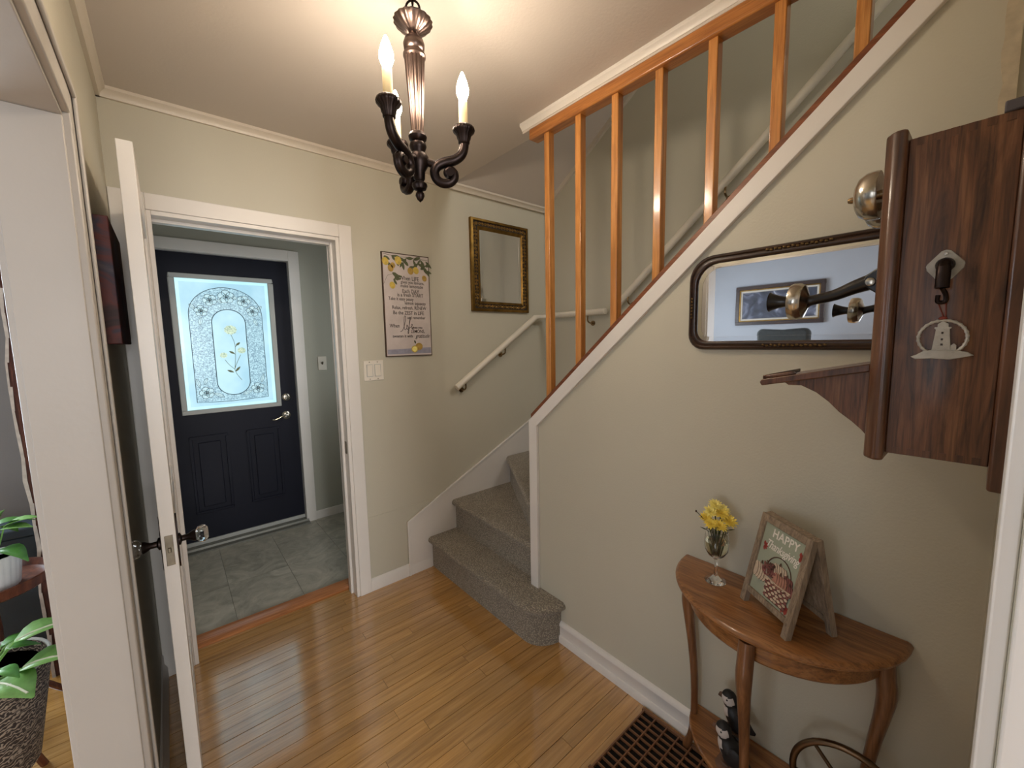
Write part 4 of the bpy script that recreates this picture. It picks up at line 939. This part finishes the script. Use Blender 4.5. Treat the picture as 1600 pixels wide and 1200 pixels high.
# wine glass vase + flowers
vg = thing('wine_glass', 'stemmed wine glass vase holding yellow flowers on the table', 'wine glass', (1.252, .512, .69))
vc = (1.252, .512, .69)
build('glass', MB().lathe([(0, .0005), (.030, .0005), (.031, .002), (.027, .004), (.014, .010), (.0055, .022), (.0042, .045), (.005, .068), (.011, .077), (.024, .088), (.033, .104), (.0355, .122), (.034, .145), (.0305, .166), (.0290, .1665), (.0325, .145), (.0338, .122), (.0312, .105), (.022, .0905), (.009, .081), (0, .080)], vc, 36), 'clear_glass', vg)
build('water', MB().lathe([(0, .0803), (.009, .0813), (.0218, .0908), (.0310, .1052), (.0335, .122), (.0332, .132), (0, .132)], vc, 32), 'water', vg)
random.seed(21)
fl_ = [((-.026, -.012, .192), .019, 0, 'yellow chrysanthemum at the lower left of the glass'), ((-.004, -.022, .190), .020, 0, 'yellow chrysanthemum at the lower middle of the glass'),
       ((.028, -.014, .200), .022, 0, 'bright yellow chrysanthemum at the right of the bouquet'), ((-.018, .008, .222), .020, 1, 'pale yellow chrysanthemum at the upper left of the bouquet'),
       ((.010, .0, .220), .022, 0, 'yellow chrysanthemum in the middle of the bouquet'), ((.0, .016, .240), .019, 1, 'topmost pale yellow chrysanthemum of the bouquet'),
       ((.022, .012, .226), .019, 1, 'pale yellow chrysanthemum at the upper right of the bouquet'), ((-.034, .006, .205), .017, 0, 'small yellow chrysanthemum at the far left near the twig')]
for (a, b, c), r, pale, lab in fl_:
    r *= 1.22; P = Vector(vc)+Rr*a+Ff*b*1.0+Vector((0, 0, c))
    f_ = thing('chrysanthemum', lab, 'flower', tuple(P), 'flowers in the wine glass')
    ax = Vector((Rr.x*a*4-Ff.x*.5, Rr.y*a*4-Ff.y*.5, .9)).normalized(); rot = Vector((0, 0, 1)).rotation_difference(ax).to_matrix()
    pe = MB()
    for ring_, (np_, tilt, L, w_) in enumerate(((14, .12, 1.0, .17), (12, .45, .85, .15), (9, .85, .62, .13), (5, 1.25, .4, .1))):
        for k in range(np_):
            t_ = 2*pi*k/np_+ring_*.4+random.uniform(-.1, .1); tl = tilt+random.uniform(-.12, .12)
            d = Vector((cos(t_)*cos(tl), sin(t_)*cos(tl), sin(tl))); s_ = Vector((-sin(t_), cos(t_), 0)); nn_ = d.cross(s_)
            q = [Vector((0, 0, 0)), d*r*L*.55+s_*r*w_, d*r*L+nn_*r*.03, d*r*L*.55-s_*r*w_]
            pe.plate([P+rot @ x for x in q], rot @ nn_, .0006)
    build('petals', pe, 'flower_pale' if pale else 'flower_yellow', f_)
    s0 = Vector(vc)+Vector((random.uniform(-.01, .01), random.uniform(-.01, .01), .095))
    mid = Vector(vc)+Rr*a*.6+Ff*b*.6+Vector((0, 0, .165))
    build('stem', MB().tube(catmull([s0, mid, P-ax*.002], 5), .0018, 6), 'stem_green', f_)
tg = thing('twig', 'bare budding twig sticking out left of the yellow flowers', 'twig', vc)
pb = Vector(vc)
tw = MB().tube(catmull([pb+Vector((0, 0, .1)), pb+Rr*-.02+Vector((0, 0, .175)), pb+Rr*-.045+Vector((0, 0, .205)), pb+Rr*-.066+Vector((0, 0, .228))], 5), .0011, 5)
tw.ell(pb+Rr*-.067+Vector((0, 0, .229)), .0028, .0028, .004, 6, 5); tw.ell(pb+Rr*-.05+Vector((0, 0, .211)), .002, .002, .003, 6, 5)
build('twig_stem', tw, 'twig', tg)
gf = thing('foliage_sprig', 'dark green leaf sprigs tucked among the yellow flowers', 'foliage', vc)
for k in range(9):
    a = 2*pi*k/9; P = pb+Vector((.026*cos(a), .026*sin(a), .162+.012*(k % 3))); lf = MB()
    d = Vector((cos(a), sin(a), .35)).normalized(); s_ = Vector((-sin(a), cos(a), 0))
    lf.plate([P, P+d*.012+s_*.005, P+d*.024, P+d*.012-s_*.005], (0, 0, 1), .0005)
    lf.tube([pb+Vector((.008*cos(a), .008*sin(a), .09)), P], .0012, 5)
    build('leaf', lf, 'stem_green', gf)

# A-frame sign
FL, FR = Vector((1.222, .430, .6905)), Vector((1.119, .285, .6905))
dU = (FR-FL).normalized(); nO = Vector((-.815, .579, 0)); nO = (nO-dU*nO.dot(dU)).normalized()
HH = .258; off = .060
upv = (Vector((0, 0, HH))-nO*off).normalized(); Lf = math.hypot(HH, off); nF = dU.cross(upv); nF = nF if nF.dot(nO) > 0 else -nF
Wd = (FR-FL).length
si = thing('tabletop_sign', 'grey wooden A-frame Happy Thanksgiving sign on the table', 'sign', tuple((FL+FR)/2))
def TP(u, v, d=0.0): return FL+dU*u+upv*v+nF*d
def slat(mb, u0, u1, v0, v1, d0, d1, TPf=TP):
    vs = [TPf(u, v, d) for d in (d0, d1) for v in (v0, v1) for u in (u0, u1)]
    mb.add(vs, [(0, 2, 3, 1), (4, 5, 7, 6), (0, 1, 5, 4), (2, 6, 7, 3), (0, 4, 6, 2), (1, 3, 7, 5)])
def aframe(TPf, panelmat, fw=.018, foot=.034):
    for u0 in (0, Wd-fw):
        mb = MB(); slat(mb, u0, u0+fw, 0, Lf, -.016, 0, TPf); build('upright', mb, 'sign_grey_wood', si, bevel=.001)
    for v0, v1 in ((foot, foot+.016), (Lf-.020, Lf)):
        mb = MB(); slat(mb, fw, Wd-fw, v0, v1, -.016, -.0008, TPf); build('rail', mb, 'sign_grey_wood', si, bevel=.001)
    mb = MB(); slat(mb, fw, Wd-fw, foot+.016, Lf-.020, -.012, -.006, TPf)
    return build('panel', mb, panelmat, si)
aframe(TP, 'sage_panel')
wB = .142
BL_ = FL-nO*wB
upb = (Vector((0, 0, HH))+nO*(wB-off-.026)).normalized()
nB = dU.cross(upb); nB = nB if nB.dot(nO) < 0 else -nB
aframe(lambda u, v, d=0.0: BL_+dU*u+upb*v+nB*d, 'sign_grey_wood')
for u_ in (.035, Wd-.035):
    c = TP(u_, Lf, -.020); build('hinge', MB().tube([c-dU*.010, c+dU*.010], .0035, 8), 'brass_old', si)
u0, u1, v0, v1 = .018, Wd-.018, .050, Lf-.020
def PP(u, v, d=0.0): return TP(u0+u*(u1-u0), v1-v*(v1-v0), -.0058+d)
PWm, PHm = u1-u0, v1-v0
def PM(u, v, d=.0005):
    m_ = Matrix((dU, upv, nF)).transposed().to_4x4(); m_.translation = PP(u, v, d); return m_
lt = MB(); text(lt, 'HAPPY', .032, PM(.54, .105), 0, 'CENTER', .0006, 0, 1.05, .92, .0005)
text(lt, 'Thanksgiving', .032, PM(.52, .275), .38, 'CENTER', .0006, 0, .95, .74, .0003)
build('lettering', lt, 'print_white', si)
pc = MB(); pp_ = MB(); pmv = MB(); pbn = MB(); prd = MB(); plf = MB()
def pumpkin(mb, u, v, r, d, squash=.85):
    for k in (-2, 2, -1, 1, 0):
        mb.disc(PP(u, v, d+.0004*(2-abs(k)))+dU*(k*r*.36), dU, upv, nF, r*(.42 if k else .40), r*squash*(1-.05*abs(k)), .0005, 16)
        pbn.tube([PP(u, v, d+.0016)+dU*(k*r*.36+r*.38*cos(a))+upv*(r*squash*(1-.05*abs(k))*sin(a)) for a in [radians(-80)+radians(160)*j/8 for j in range(9)]], .0005, 4)
    pbn.disc(PP(u, v, d+.002)+upv*r*squash*1.08, dU, upv, nF, r*.12, r*.22, .0005, 8)
pumpkin(pc, .17, .70, .024, .001, 1.0)
pumpkin(pc, .60, .545, .023, .001); pumpkin(pmv, .42, .60, .020, .0008); pumpkin(pmv, .80, .60, .018, .0008); pumpkin(pp_, .67, .655, .023, .0028); pumpkin(pmv, .90, .68, .018, .002)
pbn.tube([PP(.58+.30*cos(a), .58-.22*sin(a), .001) for a in [pi*k/20 for k in range(1, 20)]], .0014, 5)
# basket
bk = MB()
for r_ in range(6):
    for c_ in range(9):
        uu = .36+c_*.066-(.006*r_ if c_ > 4 else -.006*r_); vv = .725+r_*.042
        if (r_+c_) % 2 == 0: bk.disc(PP(uu+.02, vv, .0030), dU, upv, nF, .0058, .0036, .0005, 8)
        else: pmv.disc(PP(uu+.02, vv, .0028), dU, upv, nF, .0058, .0034, .0005, 8)
bb = MB().plate([PP(.33, .70, .0022), PP(.95, .70, .0022), PP(.90, .965, .0022), PP(.40, .965, .0022)], nF, .0005)
bk.tube([PP(.32, .70, .004), PP(.64, .715, .004), PP(.96, .70, .004)], .0018, 5)
random.seed(9)
for k in range(26):
    u_, v_ = random.uniform(.24, .50), random.uniform(.50, .66)
    pbn.disc(PP(u_, v_, .0032), dU, upv, nF, .0028, .0022, .0004, 7, random.random()*3)
for k in range(16): leafshape(pmv, PP(random.uniform(.22, .46), random.uniform(.52, .68), .003), random.uniform(0, 6), .015, .004, dU, upv, nF, .0005)
for (u_, v_) in ((.10, .33), (.93, .19), (.92, .93), (.84, .93)):
    prd = MB()
    for k in range(5): leafshape(prd, PP(u_, v_, .001), -1.4+k*.75, .013, .0035, dU, upv, nF, .0005)
    build('leaf_print', prd, 'print_red', si)
for mb, nm, mt in ((bb, 'basket_print', 'print_brown'), (bk, 'basket_weave', 'pumpkin_cream'), (pc, 'pumpkin_print', 'pumpkin_cream'), (pp_, 'pumpkin_print', 'pumpkin_pink'), (pmv, 'pumpkin_print', 'pumpkin_mauve'), (pbn, 'line_print', 'print_brown')):
    build(nm, mb, mt, si)

# puffin figurines on the lower shelf
def puffin(label, base, s, rock_h):
    f_ = thing('puffin_figurine', label, 'figurine', base)
    B = Vector(base)
    rk = MB(); random.seed(int(s*1000))
    rk.lathe([(.0, 0), (.034, 0), (.036, rock_h*.5), (.028, rock_h), (0, rock_h+.004)], B, 12, None, 0, lambda a, z: 1+.12*sin(3*a+z*90))
    build('rock_base', rk, 'rock', f_)
    o_ = B+Vector((0, 0, rock_h))
    fw = Vector((-.25, .97, 0)).normalized(); up_ = Vector((0, 0, 1)); sd = fw.cross(up_)
    path = [(-.062, .020, .004), (-.05, .024, .011), (-.036, .030, .020), (-.018, .040, .030), (-.004, .056, .032), (.006, .074, .028), (.010, .088, .0215), (.013, .098, .0215), (.016, .110, .0235), (.019, .122, .0205), (.021, .132, .012), (.022, .136, .003)]
    pts = catmull([o_+fw*a*s+up_*b*s for a, b, r in path], 4); rr = [q.x*s for q in catmull([(r, 0, 0) for a, b, r in path], 4)]
    mb = MB().tube(pts, rr, 16, up=tuple(sd))
    mi = []
    for f in mb.f:
        c = sum((mb.v[i] for i in f), Vector())/len(f)
        a = (c-o_).dot(fw)/s; b = (c-o_).dot(up_)/s; l = abs((c-o_).dot(sd))/s
        white = 0
        if b < .088 and a > -.03 and (a-(-.004+(b-.056)*.5)) > .008 and l < .024: white = 1      # belly
        if b < .018 and a > -.03: white = 1
        if .098 < b < .124 and l > .010 and .002 < a < .036: white = 1                              # cheeks
        mi.append(white)
    mb.mi = mi
    build('body', mb, ['puffin_black', 'puffin_white'], f_, smooth=60)
    hc = o_+fw*.034*s+up_*.111*s
    build('beak', MB().tube([hc, hc+fw*.008*s-up_*.001*s, hc+fw*.015*s-up_*.006*s], [.0115*s, .010*s, .002*s], 10, flat=.45, up=tuple(sd)), 'puffin_beak', f_)
    for q in (-1, 1):
        build('wing', MB().ell(o_-fw*.012*s+up_*.05*s+sd*q*.027*s, .008*s, .026*s, .034*s, 10, 8, Matrix.Rotation(.5, 3, 'X')), 'puffin_black', f_)
        build('eye', MB().ell(o_+fw*.021*s+up_*.116*s+sd*q*.0215*s, .0022*s, .003*s, .003*s, 8, 6), 'black_plastic', f_)
        build('foot', MB().ell(o_+fw*.008*s+sd*q*.012*s+up_*.003*s, .006*s, .014*s, .004*s, 8, 6), 'puffin_beak', f_)
puffin('front puffin figurine standing low on the table shelf', (1.205, .436, .15), .95, .004)
puffin('rear taller puffin figurine standing higher on the table shelf', (1.272, .448, .15), .95, .058)

# bronze wheel ornament on the lower shelf
wh = thing('wheel_ornament', 'bronze spoked wheel ornament on the lower table shelf', 'ornament', (1.255, .19, .15))
wc = Vector((1.25, .165, .272)); wr_ = .117
tilt = Vector((1, 0.12, 0)).normalized(); wa = Vector((0, 0, 1)); wb = tilt.cross(wa)
build('rim', MB().tube([wc+wa*wr_*cos(a)+wb*wr_*sin(a) for a in [2*pi*k/48 for k in range(48)]], .0085, 10, True), 'bronze_ring', wh)
build('hub', MB().tube([wc-tilt*.015, wc+tilt*.015], .014, 14), 'bronze_ring', wh)
for k in range(6):
    a = 2*pi*k/6+.35; build('spoke', MB().tube([wc, wc+wa*wr_*cos(a)+wb*wr_*sin(a)], .005, 8), 'bronze_ring', wh)
build('foot', MB().box(wc.x-.03, wc.x+.03, wc.y-.045, wc.y+.045, .15, .160), 'bronze_ring', wh, bevel=.003)

# floor register
gr = thing('floor_register', 'brown floor heating grille beneath the half-moon table', 'floor vent', (1.15, .58, 0))
rx0, rx1, ry0, ry1 = .985, 1.302, .36, .778
build('duct_shade', MB().box(rx0, rx1, ry0, ry1, .0005, .0018), 'shade_black', gr)  # flat black sheet painted as the dark below the grille
fm = MB().box(rx0-.012, rx0, ry0-.012, ry1+.012, 0.0004, .012).box(rx1, rx1+.010, ry0-.012, ry1+.012, .0004, .012).box(rx0, rx1, ry1, ry1+.006, .0004, .012).box(rx0, rx1, ry0-.012, ry0, .0004, .012)
build('frame', fm, 'grille_brown', gr, bevel=.001)
n = 9
for k in range(1, n):
    yy = ry1-(ry1-ry0)*k/n; build('cross_bar', MB().box(rx0, rx1, yy-.0022, yy+.0022, .0018, .0115), 'grille_brown', gr)
n = 12
for k in range(1, n):
    xx = rx0+(rx1-rx0)*k/n; build('bar', MB().box(xx-.0022, xx+.0022, ry0, ry1, .0018, .0105), 'grille_brown', gr)

# canvas on the left wall
cv = thing('canvas_painting', 'dark unframed canvas on the left wall behind the open door', 'painting', (XL, 1.7, 1.46))
build('canvas', MB().box(XL, XL+.036, 1.555, 1.93, 1.462, 1.803), 'canvas_art', cv, bevel=.002)

# ================================================================== LIVING ROOM THINGS
sl = thing('driftwood_slab', 'tall brown live-edge wood slab with pale ragged edge', 'wood slab', (-.46, 2.62, 0))
random.seed(4)
ed = [(-.500+random.uniform(-.008, .008), .1*k) for k in range(21)]
build('slab', MB().prism([(-.40, 0), (-.40, 2.0)]+ed[::-1], 2.60, 2.64, 'y'), 'bark', sl)
ee = MB()
for k in range(20):
    a, b = ed[k], ed[k+1]; w0, w1 = random.uniform(.004, .012), random.uniform(.004, .012)
    ee.add([(a[0]-.002, 2.596, a[1]), (a[0]+w0, 2.596, a[1]), (b[0]+w1, 2.596, b[1]), (b[0]-.002, 2.596, b[1]), (a[0]-.002, 2.642, a[1]), (b[0]-.002, 2.642, b[1])], [(0, 1, 2, 3), (0, 3, 5, 4)])
build('pale_edge', ee, 'bark_edge', sl)
sb = thing('storage_box', 'dark teal storage box behind the plant stand', 'box', (-.56, 2.85, 0))
build('body', MB().box(-.72, -.50, 2.74, 2.95, 0, .62), 'teal_box', sb, bevel=.006)
build('lid', MB().box(-.73, -.49, 2.73, 2.96, .62, .66), 'teal_box', sb, bevel=.006)
# plant stand
ps = thing('plant_stand', 'brown wooden plant stand with a round rimmed tray', 'plant stand', (-.60, 2.36, 0))
pc_ = Vector((-.585, 2.36, 0))
build('tray', MB().lathe([(0, .555), (.15, .555), (.165, .565), (.17, .60), (.163, .602), (.155, .575), (0, .572)], pc_, 40), 'stand_wood', ps)
build('post', MB().lathe([(.022, .03), (.018, .2), (.024, .4), (.02, .5), (.03, .556)], pc_, 16), 'stand_wood', ps)
for k in range(3):
    a = 2*pi*k/3+.4; d = Vector((cos(a), sin(a), 0))
    build('leg', MB().tube(catmull([pc_+Vector((0, 0, .16)), pc_+d*.08+Vector((0, 0, .13)), pc_+d*.15+Vector((0, 0, .04)), pc_+d*.18+Vector((0, 0, .008))], 4), .011, 8), 'stand_wood', ps)
def leaf_obj(parent, P, d, L, W, mat, droop=.25, vein=False):
    P = Vector(P); d = Vector(d).normalized(); s_ = d.cross(Vector((0, 0, 1))).normalized(); up_ = s_.cross(d)
    rows_ = 7; vs = []; fs = []
    for i in range(rows_):
        t_ = i/(rows_-1); w_ = W*math.sin(pi*min(.98, max(.04, t_**.75)))
        c = P+d*L*t_-Vector((0, 0, 1))*droop*L*t_*t_
        vs += [c-s_*w_+up_*w_*.25, c, c+s_*w_+up_*w_*.25]
    for i in range(rows_-1):
        for k in range(2): fs.append((i*3+k, i*3+k+1, i*3+k+4, i*3+k+3))
    lf = MB().add(vs, fs); o = build('leaf', lf, mat, parent, smooth=80)
    sm = o.modifiers.new('solid', 'SOLIDIFY'); sm.thickness = .0012
    if vein:
        build('vein', MB().tube([P+d*L*t_-Vector((0, 0, 1))*droop*L*t_*t_+up_*.0015 for t_ in (.05, .3, .6, .85)], .0035, 5), 'leaf_vein', o)
pt = thing('potted_plant', 'leafy plant in a white ribbed pot on the stand', 'potted plant', (-.560, 2.33, .573))
pp = Vector((-.560, 2.33, .573))
build('pot', MB().lathe([(0, 0), (.062, 0), (.066, .01), (.078, .125), (.074, .126), (.068, .10), (0, .10)], pp, 72, None, 0, flute(24, .02)), 'pot_white', pt, smooth=60)
build('soil', MB().lathe([(0, .102), (.069, .102)], pp, 24), 'soil', pt)
random.seed(13)
for k in range(13):
    a = 2*pi*k/13+random.uniform(-.2, .2); hgt = random.uniform(.14, .27); r = random.uniform(.02, .06)
    d = Vector((cos(a), sin(a), random.uniform(-.1, .5))); P = pp+Vector((r*cos(a), r*sin(a), hgt))
    leaf_obj(pt, P, d, random.uniform(.09, .15), random.uniform(.028, .042), 'leaf_green' if k % 3 else 'leaf_light', random.uniform(.2, .7))
    build('stalk', MB().tube([pp+Vector((0, 0, .1)), pp+Vector((r*.6*cos(a), r*.6*sin(a), hgt*.7)), P], .0025, 5), 'leaf_light', pt)
p2_ = thing('potted_plant', 'variegated plant in a dark herringbone planter on the floor', 'potted plant', (-.575, 1.98, 0))
pq = Vector((-.558, 1.98, .09))
build('planter', MB().lathe([(0, 0), (.115, 0), (.125, .012), (.178, .34), (.176, .352), (.168, .352), (.158, .31), (0, .31)], pq, 48), 'planter_weave', p2_, smooth=40)
build('planter_rim', MB().tube([pq+Vector((.173*cos(a), .173*sin(a), .353)) for a in [2*pi*k/40 for k in range(40)]], .005, 8, True), 'pot_white', p2_)
build('soil', MB().lathe([(0, .32), (.16, .32)], pq, 24), 'soil', p2_)
for k in range(4):
    a = 2*pi*k/4+.6
    build('leg', MB().tube([pq+Vector((.10*cos(a), .10*sin(a), .03)), pq+Vector((.135*cos(a), .135*sin(a), -.09))], .011, 8), 'stand_wood', p2_)
random.seed(17)
for k in range(26):
    a = 2*pi*k/13+.1; r = random.uniform(.05, .15); d = Vector((cos(a), sin(a), random.uniform(0, .5))); P = pq+Vector((r*cos(a), r*sin(a), random.uniform(.35, .42)))
    big = k % 6 == 0
    leaf_obj(p2_, P, d, .14 if big else .07, .055 if big else .02, 'leaf_green' if k % 2 else 'leaf_light', .35, big)
    build('stalk', MB().tube([pq+Vector((r*.3*cos(a), r*.3*sin(a), .32)), P], .0025, 5), 'leaf_light', p2_)
# framed picture and chair that the long mirror shows
fp = thing('framed_picture', 'wide framed dark picture reflected in the long mirror', 'picture', (-3.3, 1.8, 1.6))
fy0, fy1, fz0, fz1 = 1.315, 2.295, 1.60, 2.108
def yz_frame(o, w_, x0, x1, mat, nm):
    a0, a1, b0, b1 = o; m_ = MB()
    for (c0_, c1_, d0_, d1_) in ((a0, a1, b0, b0+w_), (a0, a1, b1-w_, b1), (a0, a0+w_, b0+w_, b1-w_), (a1-w_, a1, b0+w_, b1-w_)): m_.box(x0, x1, c0_, c1_, d0_, d1_)
    build(nm, m_, mat, fp, bevel=.004)
yz_frame((fy0, fy1, fz0, fz1), .045, -3.3, -3.27, 'mirror_frame_dark', 'frame'); yz_frame((fy0+.045, fy1-.045, fz0+.045, fz1-.045), .014, -3.3, -3.276, 'gold_frame', 'fillet'); yz_frame((fy0+.058, fy1-.058, fz0+.058, fz1-.058), .022, -3.3, -3.284, 'mat_board', 'mount')
build('print', MB().box(-3.3, -3.288, fy0+.078, fy1-.078, fz0+.078, fz1-.078), 'framed_art', fp)
ac = thing('armchair', 'tall dark grey upholstered chair reflected in the long mirror', 'chair', (-2.7, 1.56, 0))
build('backrest', MB().prism([(1.31, .45), (1.30, 1.5), (1.34, 1.535), (1.56, 1.52), (1.78, 1.535), (1.82, 1.5), (1.81, .45)], -2.78, -2.66, 'x'), 'upholstery', ac, bevel=.03)
build('seat', MB().box(-2.66, -2.2, 1.31, 1.81, .28, .46), 'upholstery', ac, bevel=.03)
for yy in (1.24, 1.80):
    build('armrest', MB().box(-2.76, -2.2, yy, yy+.08, .2, .66), 'upholstery', ac, bevel=.03)
for xx in (-2.74, -2.26):
    for yy in (1.28, 1.8): build('leg', MB().tube([(xx, yy+.02, .28), (xx, yy+.02, 0)], [.022, .014], 8), 'stand_wood', ac)
